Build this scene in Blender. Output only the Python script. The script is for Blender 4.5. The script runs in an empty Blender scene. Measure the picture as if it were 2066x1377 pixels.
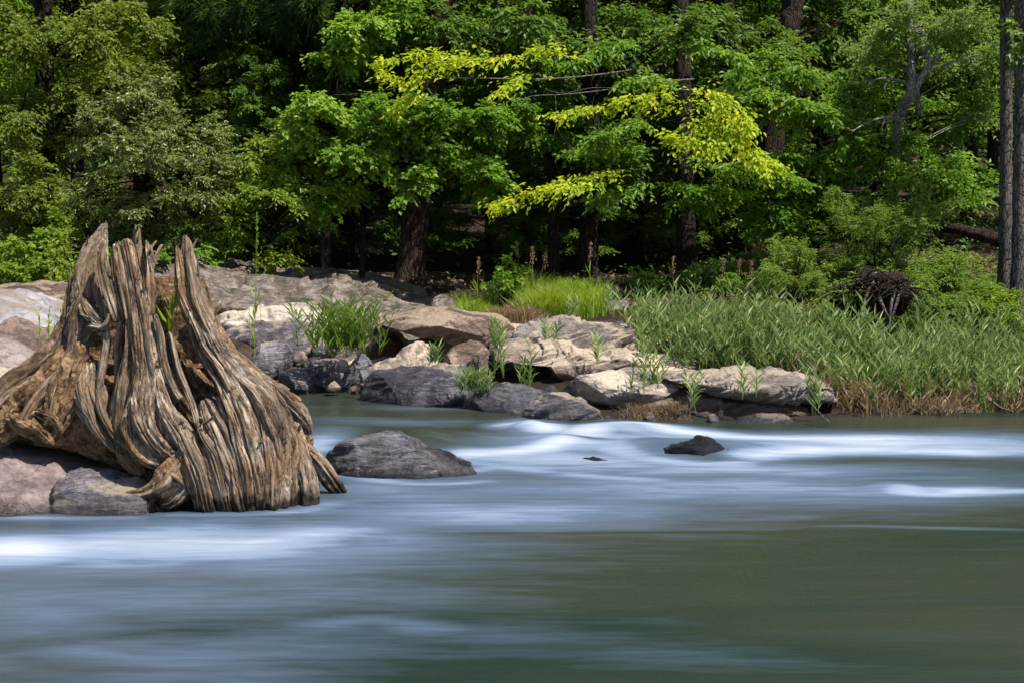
import bpy, math
import numpy as np
from math import radians as R, pi
SC = bpy.context.scene
COL = SC.collection
rng = np.random.default_rng(7)

# ------------------------------------------------------------------ camera, sky, sun, exposure
F = 2870.0; CZ = 1.6; PITCH = math.atan(270.5 / F)
cam_d = bpy.data.cameras.new("camera"); cam = bpy.data.objects.new("camera", cam_d); COL.objects.link(cam)
cam.location = (0, 0, CZ); cam.rotation_euler = (pi / 2 - PITCH, 0, 0)
cam_d.sensor_width = 36; cam_d.lens = 36 * F / 2066; cam_d.clip_end = 900; cam_d.clip_start = 0.05
SC.camera = cam
SUN = np.array([0.42, -0.30, 0.86]); SUN = SUN / np.linalg.norm(SUN)
w = bpy.data.worlds.new("World"); SC.world = w; w.use_nodes = True
nt = w.node_tree; nt.nodes.clear()
sky = nt.nodes.new("ShaderNodeTexSky"); sky.sky_type = 'NISHITA'; sky.sun_disc = False
sky.sun_elevation = math.asin(SUN[2]); sky.sun_rotation = math.atan2(SUN[0], SUN[1])
bg = nt.nodes.new("ShaderNodeBackground"); bg.inputs[1].default_value = 0.085
wo = nt.nodes.new("ShaderNodeOutputWorld")
nt.links.new(sky.outputs[0], bg.inputs[0]); nt.links.new(bg.outputs[0], wo.inputs[0])
sd = bpy.data.lights.new("sun", 'SUN'); sd.energy = 5.0; sd.angle = R(0.6); sd.color = (1.0, 0.95, 0.86)
so = bpy.data.objects.new("sun", sd); COL.objects.link(so)
from mathutils import Vector, Matrix
so.rotation_euler = Vector(SUN).to_track_quat('Z', 'Y').to_euler(); so.location = (5, -5, 20)
SC.view_settings.view_transform = 'Standard'; SC.view_settings.look = 'None'
SC.view_settings.exposure = 0.5; SC.view_settings.gamma = 1; SC.view_settings.use_curve_mapping = False
SC.cycles.max_bounces = 6; SC.cycles.transparent_max_bounces = 4; SC.cycles.use_denoising = True
SC.cycles.diffuse_bounces = 3; SC.cycles.glossy_bounces = 3; SC.cycles.transmission_bounces = 3

# ------------------------------------------------------------------ layout helper: where in the world a spot of the photograph lies
cp, sp = math.cos(PITCH), math.sin(PITCH)
def P(px, py, Y):
    a = (px - 1033.0) / F; b = -(py - 688.5) / F
    dy = cp + b * sp; dz = -sp + b * cp
    t = Y / dy
    return np.array([a * t, Y, CZ + dz * t])
def W0(px, py, z=0.0):
    b = -(py - 688.5) / F
    dy = cp + b * sp; dz = -sp + b * cp
    t = (z - CZ) / dz
    return np.array([(px - 1033.0) / F * t, dy * t, z])
def M(px, Y): return px / F * Y       # photo pixels to metres at distance Y

# ------------------------------------------------------------------ noise
def _hash(ix, iy, iz, seed):
    h = (ix.astype(np.int64) * 374761393 + iy.astype(np.int64) * 668265263 + iz.astype(np.int64) * 2147483647 + seed * 974634777) & 0xFFFFFFFF
    h = ((h ^ (h >> 13)) * 1274126177) & 0xFFFFFFFF
    h = ((h ^ (h >> 16)) * 2246822519) & 0xFFFFFFFF
    return h ^ (h >> 15)
def noise(p, seed=0):
    p = np.asarray(p, float); i = np.floor(p).astype(np.int64); f = p - i
    u = f * f * f * (f * (f * 6 - 15) + 10)
    out = 0
    for dx in (0, 1):
        for dy in (0, 1):
            for dz in (0, 1):
                h = _hash(i[:, 0] + dx, i[:, 1] + dy, i[:, 2] + dz, seed)
                gx = ((h & 1023) / 511.5) - 1; gy = (((h >> 10) & 1023) / 511.5) - 1; gz = (((h >> 20) & 1023) / 511.5) - 1
                d = gx * (f[:, 0] - dx) + gy * (f[:, 1] - dy) + gz * (f[:, 2] - dz)
                ww = (u[:, 0] if dx else 1 - u[:, 0]) * (u[:, 1] if dy else 1 - u[:, 1]) * (u[:, 2] if dz else 1 - u[:, 2])
                out = out + d * ww
    return out
def fbm(p, oct=4, seed=0, gain=.5):
    a, s, o = 1.0, 1.0, 0
    for k in range(oct):
        o = o + a * noise(p * s, seed + k * 17); a *= gain; s *= 2.03
    return o
def ridged(p, oct=4, seed=0):
    a, s, o = 1.0, 1.0, 0
    for k in range(oct):
        o = o + a * (1 - 2.5 * np.abs(noise(p * s, seed + k * 31))); a *= .5; s *= 2.1
    return o * .5
def sstep(a, b, x):
    t = np.clip((x - a) / (b - a), 0, 1); return t * t * (3 - 2 * t)

# ------------------------------------------------------------------ mesh building
def link(o, parent=None):
    COL.objects.link(o)
    if parent is not None:
        o.parent = parent
        o.location = o.location - parent.location
    return o
def mesh_data(name, v, f, mat=None, smooth=True, attrs=None):
    v = np.ascontiguousarray(v, np.float32); f = np.ascontiguousarray(f, np.int32)
    me = bpy.data.meshes.new(name); n, k = f.shape
    me.vertices.add(len(v)); me.vertices.foreach_set("co", v.ravel())
    me.loops.add(n * k); me.loops.foreach_set("vertex_index", f.ravel())
    me.polygons.add(n); me.polygons.foreach_set("loop_start", np.arange(0, n * k, k, dtype=np.int32))
    me.polygons.foreach_set("use_smooth", np.full(n, smooth, bool))
    me.update(calc_edges=True)
    for an, (ty, arr) in (attrs or {}).items():
        a = me.attributes.new(an, ty, 'POINT')
        a.data.foreach_set("vector" if ty == 'FLOAT_VECTOR' else "value", np.ascontiguousarray(arr, np.float32).ravel())
    if mat: me.materials.append(mat)
    return me
def mesh_obj(name, v, f, mat, parent=None, origin=None, **kw):
    """v in world coordinates; origin = where the object's own origin stands"""
    org = np.array(origin if origin is not None else (parent.location if parent is not None else (0, 0, 0)), float)
    me = mesh_data(name, np.asarray(v) - org, f, mat, **kw)
    o = bpy.data.objects.new(name, me); o.location = org
    return link(o, parent)
def empty(name, loc):
    o = bpy.data.objects.new(name, None); o.empty_display_size = .2; o.location = Vector(loc); COL.objects.link(o); return o
def tag(o, label=None, cat=None, group=None, kind=None):
    if label: o["label"] = label
    if cat: o["category"] = cat
    if group: o["group"] = group
    if kind: o["kind"] = kind
    return o
def grid_faces(nu, nv, wrap=False):
    """nu rows of nv verts; wrap joins last column to first"""
    i = np.arange(nu - 1)[:, None]; j = np.arange(nv if wrap else nv - 1)[None, :]
    a = i * nv + j; b = i * nv + (j + 1) % nv
    return np.stack([a, b, b + nv, a + nv], -1).reshape(-1, 4)
def cat_mesh(parts):
    vs, fs, n = [], [], 0
    for v, f in parts:
        vs.append(v); fs.append(f + n); n += len(v)
    return np.concatenate(vs), np.concatenate(fs)
def catmull(pts, n):
    pts = np.asarray(pts, float); m = len(pts)
    if m == 2:
        t = np.linspace(0, 1, n)[:, None]; return pts[0] * (1 - t) + pts[1] * t
    q = np.vstack([2 * pts[0] - pts[1], pts, 2 * pts[-1] - pts[-2]])
    t = np.linspace(0, m - 1 - 1e-9, n); i = t.astype(int); u = (t - i)[:, None]
    p0, p1, p2, p3 = q[i], q[i + 1], q[i + 2], q[i + 3]
    return .5 * (2 * p1 + (p2 - p0) * u + (2 * p0 - 5 * p1 + 4 * p2 - p3) * u ** 2 + (3 * p1 - p0 - 3 * p2 + p3) * u ** 3)
def nrmz(a): return a / (np.linalg.norm(a, axis=-1, keepdims=True) + 1e-9)
def tube(path, rad, seg=6, rough=0.0, seed=0, flat=None):
    """tapered tube along a polyline; rad per point; closed ends. Returns quads"""
    path = np.asarray(path, float); n = len(path); rad = np.broadcast_to(rad, (n,))
    tan = nrmz(np.gradient(path, axis=0))
    ref = np.array([0.3, 1, 0.1]) if abs(tan[:, 1]).mean() < .8 else np.array([1, .2, 0.1])
    s = nrmz(np.cross(tan, ref)); u = np.cross(s, tan)
    th = np.linspace(0, 2 * pi, seg, endpoint=False)
    ring = path[:, None] + (np.cos(th)[None, :, None] * s[:, None] + np.sin(th)[None, :, None] * u[:, None] * (flat or 1)) * rad[:, None, None]
    v = ring.reshape(-1, 3)
    if rough:
        c = np.repeat(path, seg, 0); L = np.linalg.norm(path[-1] - path[0])
        k = 1 + rough * noise((v - c) * 0 + v * 9, seed)
        v = c + (v - c) * k[:, None]
    v = np.vstack([v, path[:1], path[-1:]]); f = grid_faces(n, seg, True)
    j = np.arange(seg); a = n * seg
    cap0 = np.stack([np.full(seg, a), (j + 1) % seg, j, np.full(seg, a)], -1)
    e = (n - 1) * seg
    cap1 = np.stack([np.full(seg, a + 1), e + j, e + (j + 1) % seg, np.full(seg, a + 1)], -1)
    return v, f, cap0, cap1
def tubes_mesh(items):
    """items: list of (path, rad, seg, rough); triangles"""
    parts = []
    for k, (p, r, seg, ro) in enumerate(items):
        v, f, c0, c1 = tube(p, r, seg, ro, k)
        t = np.vstack([f[:, [0, 1, 2]], f[:, [0, 2, 3]], c0[:, :3], c1[:, :3]])
        parts.append((v, t))
    return cat_mesh(parts)

# ------------------------------------------------------------------ materials
def new_mat(name):
    m = bpy.data.materials.new(name); m.use_nodes = True; n = m.node_tree; n.nodes.clear(); return m, n
def node(n, t, **kw):
    x = n.nodes.new(t)
    for k, v in kw.items():
        if k.startswith("i_"):
            key = k[2:]; x.inputs[int(key) if key.isdigit() else key.replace("_", " ")].default_value = v
        else: setattr(x, k, v)
    return x
def ramp(n, fac, stops):
    r = n.nodes.new("ShaderNodeValToRGB"); cr = r.color_ramp
    while len(cr.elements) < len(stops): cr.elements.new(.5)
    for e, (p, c) in zip(cr.elements, stops):
        e.position = p; e.color = (c[0], c[1], c[2], 1) if hasattr(c, '__len__') else (c, c, c, 1)
    n.links.new(fac, r.inputs[0]); return r.outputs[0]
def mixc(n, fac, a, b, mode='MIX'):
    m = n.nodes.new("ShaderNodeMix"); m.data_type = 'RGBA'; m.blend_type = mode
    for sock, val in ((m.inputs[0], fac), (m.inputs[6], a), (m.inputs[7], b)):
        if hasattr(val, 'is_linked') or hasattr(val, 'links'): n.links.new(val, sock)
        elif hasattr(val, '__len__'): sock.default_value = (*val[:3], 1)
        else: sock.default_value = val
    return m.outputs[2]
def math_(n, op, a, b=0.0, clamp=False):
    m = n.nodes.new("ShaderNodeMath"); m.operation = op; m.use_clamp = clamp
    for k, val in enumerate((a, b)):
        if hasattr(val, 'links'): n.links.new(val, m.inputs[k])
        else: m.inputs[k].default_value = val
    return m.outputs[0]
def ntex(n, vec, scale, detail=5, rough=.6, dist=0.0, stretch=None, rot=None):
    if stretch or rot:
        mp = n.nodes.new("ShaderNodeMapping"); n.links.new(vec, mp.inputs[0])
        if stretch: mp.inputs[3].default_value = stretch
        if rot: mp.inputs[2].default_value = rot
        vec = mp.outputs[0]
    t = node(n, "ShaderNodeTexNoise", i_Scale=scale, i_Detail=detail, i_Roughness=rough, i_Distortion=dist)
    n.links.new(vec, t.inputs[0]); return t.outputs[0]
def finish(n, col, rough, bump=None, bstr=.4, bdist=.02, spec=.4):
    b = n.nodes.new("ShaderNodeBsdfPrincipled"); o = n.nodes.new("ShaderNodeOutputMaterial")
    if hasattr(col, 'links'): n.links.new(col, b.inputs['Base Color'])
    else: b.inputs['Base Color'].default_value = (*col, 1)
    if hasattr(rough, 'links'): n.links.new(rough, b.inputs['Roughness'])
    else: b.inputs['Roughness'].default_value = rough
    b.inputs['Specular IOR Level'].default_value = spec
    if bump is not None:
        bp = node(n, "ShaderNodeBump", i_Strength=bstr, i_Distance=bdist)
        n.links.new(bump, bp.inputs['Height']); n.links.new(bp.outputs[0], b.inputs['Normal'])
    n.links.new(b.outputs[0], o.inputs[0]); return b

def rock_mat(name, dark, mid, light, cover=None, cover_amt=.5, strata=(1, 1, 5), rot=(0, .3, 0), wet=0.12, wetz=0.0, scale=1.0, gloss=.55, speck=0.0):
    m, n = new_mat(name)
    g = n.nodes.new("ShaderNodeNewGeometry"); pos = g.outputs['Position']
    a = ntex(n, pos, 2.2 * scale, 8, .62, .4)
    s = ntex(n, pos, 7 * scale, 8, .7, .8, strata, rot)
    f = ntex(n, pos, 30 * scale, 8, .8)
    k = math_(n, 'ADD', math_(n, 'MULTIPLY', a, .45), math_(n, 'ADD', math_(n, 'MULTIPLY', s, .4), math_(n, 'MULTIPLY', f, .3)))
    c = ramp(n, k, [(.47, dark), (.56, mid), (.64, light)])
    big = ntex(n, pos, 1.1 * scale, 4, .6, .8); c = mixc(n, ramp(n, big, [(.42, 0.0), (.6, .6)]), c, mixc(n, .5, c, dark))
    if cover:
        c2 = ntex(n, pos, 1.7 * scale, 9, .68, .6)
        up = n.nodes.new("ShaderNodeSeparateXYZ"); n.links.new(g.outputs['Normal'], up.inputs[0])
        q = math_(n, 'ADD', c2, math_(n, 'MULTIPLY', up.outputs[2], .16))
        q = math_(n, 'ADD', q, math_(n, 'MULTIPLY', f, .12))
        mk = ramp(n, q, [(.80 - .3 * cover_amt, 0.0), (.86 - .3 * cover_amt, 1.0)])
        c = mixc(n, mk, c, cover)
    v = node(n, "ShaderNodeTexVoronoi", i_Scale=3.2 * scale); v.feature = 'DISTANCE_TO_EDGE'
    mp = n.nodes.new("ShaderNodeMapping"); mp.inputs[3].default_value = (strata[0] * .6, strata[1] * .6, strata[2] * .55); mp.inputs[2].default_value = rot
    add = n.nodes.new("ShaderNodeVectorMath"); add.operation = 'MULTIPLY_ADD'
    nz = node(n, "ShaderNodeTexNoise", i_Scale=4.0, i_Detail=6); n.links.new(pos, nz.inputs[0])
    n.links.new(nz.outputs[1], add.inputs[0]); add.inputs[1].default_value = (.9, .9, .9); n.links.new(pos, add.inputs[2])
    n.links.new(add.outputs[0], mp.inputs[0]); n.links.new(mp.outputs[0], v.inputs[0])
    crack = ramp(n, v.outputs[0], [(0, 0.0), (.022, 1.0)])
    c = mixc(n, math_(n, 'MULTIPLY', math_(n, 'SUBTRACT', 1, crack), .4), c, (dark[0] * .5, dark[1] * .5, dark[2] * .5))
    # damp band just above the waterline
    sx = n.nodes.new("ShaderNodeSeparateXYZ"); n.links.new(pos, sx.inputs[0])
    zz = math_(n, 'ADD', sx.outputs[2], math_(n, 'MULTIPLY', math_(n, 'SUBTRACT', a, .5), .16))
    wk = ramp(n, math_(n, 'ADD', math_(n, 'MULTIPLY', zz, 1.0), .5), [(.5 + wetz + .01, 1.0), (.5 + wetz + wet, 0.0)])
    c = mixc(n, wk, c, mixc(n, .75, c, (.012, .011, .012)))
    rg = math_(n, 'SUBTRACT', math_(n, 'ADD', gloss, math_(n, 'MULTIPLY', f, .3)), math_(n, 'MULTIPLY', wk, .45), True)
    h = math_(n, 'ADD', math_(n, 'MULTIPLY', s, .7), math_(n, 'ADD', math_(n, 'MULTIPLY', f, .4), math_(n, 'ADD', math_(n, 'MULTIPLY', a, .6), math_(n, 'MULTIPLY', crack, .12))))
    finish(n, c, rg, h, .9, .05, .5)
    return m
MR = {
 'slab': rock_mat("slab_rock", (.05, .038, .03), (.19, .145, .12), (.44, .37, .32), (.06, .055, .03), .20, (1, 1, 7), (.1, .35, .2), scale=2.0),
 'tan': rock_mat("tan_rock", (.10, .07, .055), (.28, .205, .165), (.45, .36, .29), (.55, .45, .34), .42, (1, 1, 4)),
 'pink': rock_mat("pink_rock", (.11, .085, .085), (.26, .19, .185), (.43, .34, .315), None, 0, (1, 1, 2), gloss=.5, wet=.08),
 'pale': rock_mat("pale_granite", (.2, .18, .185), (.38, .35, .36), (.58, .54, .54), (.3, .24, .2), .35, (1, 1, 3)),
 'grey': rock_mat("grey_rock", (.045, .04, .05), (.14, .125, .145), (.33, .30, .32), (.36, .29, .22), .36, (1, 1, 6), (0, .35, .3), gloss=.42),
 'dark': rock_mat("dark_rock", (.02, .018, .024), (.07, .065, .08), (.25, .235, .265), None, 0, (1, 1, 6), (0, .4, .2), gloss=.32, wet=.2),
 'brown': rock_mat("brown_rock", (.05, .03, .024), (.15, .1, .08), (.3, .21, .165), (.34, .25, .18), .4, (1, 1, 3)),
 'ledge': rock_mat("ledge_rock", (.05, .04, .038), (.17, .14, .13), (.36, .30, .27), (.46, .37, .28), .42, (.6, 1, 9), (0, .08, 0)),
 'cream': rock_mat("cream_rock", (.14, .11, .11), (.28, .23, .21), (.48, .41, .36), (.60, .51, .40), .5, (1, 1, 5), (0, -.5, .3)),
 'wet': rock_mat("wet_black_rock", (.004, .004, .006), (.015, .014, .02), (.07, .068, .085), None, 0, (1, 1, 3), gloss=.12, wet=.4),
}

def wood_mat():
    m, n = new_mat("weathered_wood")
    at = node(n, "ShaderNodeAttribute", attribute_name="grain"); vec = at.outputs['Vector']
    g = n.nodes.new("ShaderNodeNewGeometry")
    a = ntex(n, vec, 1.0, 6, .65, .3, (46, 46, 3.0))
    b = ntex(n, vec, 1.0, 6, .75, .4, (150, 150, 9))
    c0 = ntex(n, g.outputs['Position'], 4.5, 6, .6)
    k = math_(n, 'ADD', math_(n, 'MULTIPLY', a, .5), math_(n, 'ADD', math_(n, 'MULTIPLY', b, .28), math_(n, 'MULTIPLY', c0, .25)))
    c = ramp(n, k, [(.42, (.03, .017, .011)), (.49, (.20, .13, .085)), (.55, (.42, .31, .22)), (.60, (.80, .70, .58))])
    oi = n.nodes.new("ShaderNodeObjectInfo")
    c = mixc(n, ramp(n, oi.outputs['Random'], [(0, .55), (.35, 0.0), (1, 0.0)]), c, mixc(n, .7, c, (.10, .075, .06)))
    c = mixc(n, ramp(n, oi.outputs['Random'], [(.6, 0.0), (1, .35)]), c, (.50, .42, .34), 'MIX')
    warm = ntex(n, g.outputs['Position'], 2.6, 4, .6)
    sx = n.nodes.new("ShaderNodeSeparateXYZ"); n.links.new(g.outputs['Position'], sx.inputs[0])
    c = mixc(n, ramp(n, warm, [(.44, 0.0), (.62, .7)]), c, mixc(n, .7, c, (.46, .27, .13)))
    fz = ntex(n, vec, 1.0, 5, .6, .5, (34, 34, 2.2)); fs = math_(n, 'ABSOLUTE', math_(n, 'SUBTRACT', fz, .5))
    fis = ramp(n, fs, [(.0, 1.0), (.014, 0.0)])
    c = mixc(n, math_(n, 'MULTIPLY', fis, .6), c, (.022, .013, .009))
    # dried mud film, freckled
    mud = ntex(n, g.outputs['Position'], 16, 6, .7)
    c = mixc(n, ramp(n, mud, [(.56, 0.0), (.66, .55)]), c, (.44, .30, .16))
    zz = math_(n, 'ADD', sx.outputs[2], math_(n, 'MULTIPLY', math_(n, 'SUBTRACT', ntex(n, g.outputs['Position'], 9, 3), .5), .22))
    wk = ramp(n, math_(n, 'ADD', zz, .5), [(.545, 1.0), (.61, 0.0)])
    c = mixc(n, wk, c, mixc(n, .85, c, (.01, .008, .007)))
    h = math_(n, 'ADD', math_(n, 'MULTIPLY', a, .8), math_(n, 'ADD', math_(n, 'MULTIPLY', b, .4), math_(n, 'MULTIPLY', mud, .35)))
    h = math_(n, 'SUBTRACT', h, math_(n, 'MULTIPLY', fis, .5))
    finish(n, c, .78, h, 1.0, .045, .25)
    return m
def dirt_wood_mat():
    m, n = new_mat("rotten_heartwood")
    g = n.nodes.new("ShaderNodeNewGeometry"); pos = g.outputs['Position']
    a = ntex(n, pos, 7, 8, .7, .5); b = ntex(n, pos, 40, 5, .7)
    k = math_(n, 'ADD', math_(n, 'MULTIPLY', a, .6), math_(n, 'MULTIPLY', b, .4))
    c = ramp(n, k, [(.40, (.03, .018, .011)), (.5, (.2, .12, .065)), (.6, (.48, .32, .18))])
    finish(n, c, .9, k, 1.0, .06, .15); return m
M_WOOD = wood_mat(); M_ROT = dirt_wood_mat()

def bark_mat(name, dark, light, sc=1.0):
    m, n = new_mat(name)
    g = n.nodes.new("ShaderNodeNewGeometry"); pos = g.outputs['Position']
    a = ntex(n, pos, 9 * sc, 7, .7, .6, (2.2, 2.2, .55)); b = ntex(n, pos, 3 * sc, 4)
    v = node(n, "ShaderNodeTexVoronoi", i_Scale=16 * sc); v.feature = 'DISTANCE_TO_EDGE'
    mp = n.nodes.new("ShaderNodeMapping"); mp.inputs[3].default_value = (1.6, 1.6, .45); n.links.new(pos, mp.inputs[0]); n.links.new(mp.outputs[0], v.inputs[0])
    cr = ramp(n, v.outputs[0], [(0.0, 0.0), (.12, 1.0)])
    k = math_(n, 'ADD', math_(n, 'MULTIPLY', a, .7), math_(n, 'MULTIPLY', b, .3))
    c = ramp(n, k, [(.38, dark), (.66, light)])
    c = mixc(n, math_(n, 'MULTIPLY', math_(n, 'SUBTRACT', 1, cr), .6), c, (dark[0] * .4, dark[1] * .4, dark[2] * .4))
    finish(n, c, .85, math_(n, 'ADD', a, math_(n, 'MULTIPLY', cr, .5)), 1.0, .05, .2); return m
M_BARK = bark_mat("dark_bark", (.018, .013, .011), (.065, .048, .04))
M_PINE = bark_mat("reddish_pine_bark", (.028, .017, .013), (.10, .064, .05))
M_GREY = bark_mat("grey_bark", (.09, .08, .07), (.26, .23, .2), 1.3)
M_PALE = bark_mat("pale_lichen_bark", (.22, .2, .18), (.55, .52, .47), 1.5)
M_TWIG = bark_mat("bleached_twig", (.22, .19, .16), (.42, .38, .33), 2)
M_ROOT = bark_mat("dark_root", (.022, .015, .011), (.09, .06, .042), 1.5)

def leaf_mat(name, c0, c1, c2=None, trans=.45, rough=.45, spec=.3):
    m, n = new_mat(name)
    at = node(n, "ShaderNodeAttribute", attribute_name="tint"); t = at.outputs['Fac']
    c = ramp(n, t, [(0.0, c0), (.62, c1), (1.0, c2 or c1)])
    b = n.nodes.new("ShaderNodeBsdfPrincipled"); n.links.new(c, b.inputs['Base Color'])
    b.inputs['Roughness'].default_value = rough; b.inputs['Specular IOR Level'].default_value = spec
    tr = n.nodes.new("ShaderNodeBsdfTranslucent")
    n.links.new(mixc(n, .5, c, (min(1, c1[0] * 2.4), min(1, c1[1] * 1.9), c1[2] * .5)), tr.inputs[0])
    mx = n.nodes.new("ShaderNodeMixShader"); mx.inputs[0].default_value = trans
    n.links.new(b.outputs[0], mx.inputs[1]); n.links.new(tr.outputs[0], mx.inputs[2])
    o = n.nodes.new("ShaderNodeOutputMaterial"); n.links.new(mx.outputs[0], o.inputs[0]); return m
L_MAPLE = leaf_mat("maple_leaf", (.06, .145, .014), (.16, .30, .028), (.30, .44, .05))
L_LIME = leaf_mat("lime_leaf", (.10, .19, .015), (.19, .30, .025), (.30, .38, .04))
L_YEL = leaf_mat("yellow_beech_leaf", (.17, .32, .015), (.44, .54, .03), (.64, .64, .05))
L_BEECH = leaf_mat("green_beech_leaf", (.06, .15, .014), (.16, .30, .028), (.34, .45, .05))
L_OLIVE = leaf_mat("small_olive_leaf", (.075, .11, .024), (.18, .235, .05), (.36, .42, .15), .3, .4, .5)
L_DULL = leaf_mat("dull_green_leaf", (.08, .13, .018), (.17, .24, .03), (.32, .38, .06))
L_DARK = leaf_mat("deep_green_leaf", (.05, .12, .014), (.115, .215, .028), (.22, .34, .05))
L_GREY = leaf_mat("grey_green_leaf", (.09, .16, .035), (.19, .30, .06), (.34, .45, .13))
L_FERN = leaf_mat("feathery_leaf", (.08, .155, .025), (.18, .29, .05), (.32, .42, .10))
L_WILLOW = leaf_mat("willow_leaf", (.08, .155, .05), (.27, .38, .15), (.64, .68, .38), .3, .42)
L_GRASS = leaf_mat("bright_grass", (.14, .24, .02), (.26, .38, .035), (.46, .48, .08))
L_DRY = leaf_mat("dry_grass", (.10, .065, .04), (.27, .19, .11), (.52, .43, .28), .2, .7, .2)
L_NEEDLE = leaf_mat("pine_needle", (.05, .10, .03), (.09, .17, .045), (.15, .24, .07))
L_LITTER = leaf_mat("leaf_litter", (.07, .045, .03), (.17, .11, .07), (.33, .25, .16), .05, .8, .1)

def ground_mat():
    m, n = new_mat("river_bank_soil")
    g = n.nodes.new("ShaderNodeNewGeometry"); pos = g.outputs['Position']
    a = ntex(n, pos, 1.6, 8, .65); b = ntex(n, pos, 14, 7, .7); c3 = ntex(n, pos, 60, 4, .7)
    k = math_(n, 'ADD', math_(n, 'MULTIPLY', a, .4), math_(n, 'ADD', math_(n, 'MULTIPLY', b, .35), math_(n, 'MULTIPLY', c3, .25)))
    sand = ramp(n, k, [(.38, (.42, .32, .22)), (.5, (.6, .48, .35)), (.62, (.74, .62, .46))])
    soil = ramp(n, k, [(.4, (.012, .009, .006)), (.52, (.038, .025, .017)), (.65, (.13, .085, .055))])
    at = node(n, "ShaderNodeAttribute", attribute_name="forest")
    q = math_(n, 'ADD', at.outputs['Fac'], math_(n, 'MULTIPLY', math_(n, 'SUBTRACT', a, .5), 1.2))
    c = mixc(n, ramp(n, q, [(.35, 0.0), (.6, 1.0)]), sand, soil)
    sx = n.nodes.new("ShaderNodeSeparateXYZ"); n.links.new(pos, sx.inputs[0])
    c = mixc(n, ramp(n, math_(n, 'ADD', sx.outputs[2], math_(n, 'MULTIPLY', a, .1)), [(.10, .85), (.22, 0.0)]), c, (.03, .022, .016))
    finish(n, c, .9, k, 1.0, .06, .2); return m
M_GROUND = ground_mat()

def water_mat():
    m, n = new_mat("flowing_river_water")
    g = n.nodes.new("ShaderNodeNewGeometry"); pos = g.outputs['Position']
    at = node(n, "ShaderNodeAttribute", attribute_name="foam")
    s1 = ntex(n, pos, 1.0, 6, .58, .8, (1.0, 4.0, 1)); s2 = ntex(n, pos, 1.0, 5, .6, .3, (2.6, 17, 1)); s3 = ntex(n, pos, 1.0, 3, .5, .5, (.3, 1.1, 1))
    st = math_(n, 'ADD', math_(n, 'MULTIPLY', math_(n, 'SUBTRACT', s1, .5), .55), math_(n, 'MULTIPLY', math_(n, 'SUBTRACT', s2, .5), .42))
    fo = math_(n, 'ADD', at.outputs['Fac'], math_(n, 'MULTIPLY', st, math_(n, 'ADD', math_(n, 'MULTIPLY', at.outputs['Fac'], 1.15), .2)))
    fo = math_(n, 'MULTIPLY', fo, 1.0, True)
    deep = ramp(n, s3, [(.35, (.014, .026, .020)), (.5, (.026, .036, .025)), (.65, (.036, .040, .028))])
    c = mixc(n, ramp(n, fo, [(.06, 0.0), (.40, 1.0)]), deep, (.135, .195, .31)); c = mixc(n, ramp(n, fo, [(.30, 0.0), (1.0, 1.0)]), c, (.57, .62, .71))  # blue of the reflected sky is painted into the thin foam colour
    rg = ramp(n, fo, [(0, .25), (.25, .4), (1, .6)])
    h = math_(n, 'ADD', math_(n, 'MULTIPLY', s1, .6), math_(n, 'MULTIPLY', s2, .2))
    b = finish(n, c, rg, h, .35, .06, .5); b.inputs['IOR'].default_value = 1.33
    return m
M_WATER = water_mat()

# ------------------------------------------------------------------ ground and river
SHX = np.array([-40, -7, -3.2, -2.4, -1.9, -1.0, 0.0, .65, 2.2, 3.8, 8, 40.])
SHY = np.array([9.5, 9.5, 9.6, 10.5, 12.3, 12.2, 11.4, 10.75, 10.75, 11.2, 11.5, 11.5])
def ground_z(x, y):
    x = np.asarray(x, float); y = np.asarray(y, float)
    s = y - np.interp(x, SHX, SHY)
    z = -.55 + .60 * sstep(-1.2, .25, s) + .40 * sstep(0, 3.0, s) + .28 * sstep(2.4, 6.5, s)
    z = z + .25 * sstep(1.5, 4, x) * sstep(1, 4.5, s)
    z = z + .09 * np.clip(y - 19, 0, 12) + .42 * np.clip(y - 31, 0, 26)
    p = np.stack([x, y, x * 0], -1).reshape(-1, 3)
    nn = (.10 * fbm(p * .55, 4, 5) + .03 * fbm(p * 2.5, 3, 9)).reshape(x.shape)
    return z + nn * sstep(-.6, 1, s)
def nonuni(lo, hi, c0, c1, nin, nout):
    a = np.geomspace(1, 1 + (c0 - lo), nout)[::-1]; left = c0 - (a - 1)
    b = np.geomspace(1, 1 + (hi - c1), nout); right = c1 + (b - 1)
    return np.concatenate([left[:-1], np.linspace(c0, c1, nin), right[1:]])
gx = nonuni(-220, 220, -9, 9, 260, 26); gy = nonuni(-220, 320, 6, 32, 320, 26)
X, Y = np.meshgrid(gx, gy); Z = ground_z(X, Y)
S = Y - np.interp(X, SHX, SHY)
def ell(cx, cy, rx, ry): return np.clip(1.6 - 1.6 * (((X - cx) / rx) ** 2 + ((Y - cy) / ry) ** 2) ** .5, 0, 1)
forest = 1 - np.maximum.reduce([ell(-2.0, 13.6, 1.6, .9), ell(.35, 13.3, 1.7, .95), ell(1.0, 12.2, .9, .5), ell(-1.2, 12.4, .6, .3)])
mesh_obj("ground", np.stack([X, Y, Z], -1).reshape(-1, 3), grid_faces(len(gy), len(gx)), M_GROUND, attrs={"forest": ('FLOAT', forest.ravel())})["kind"] = "structure"

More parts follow.
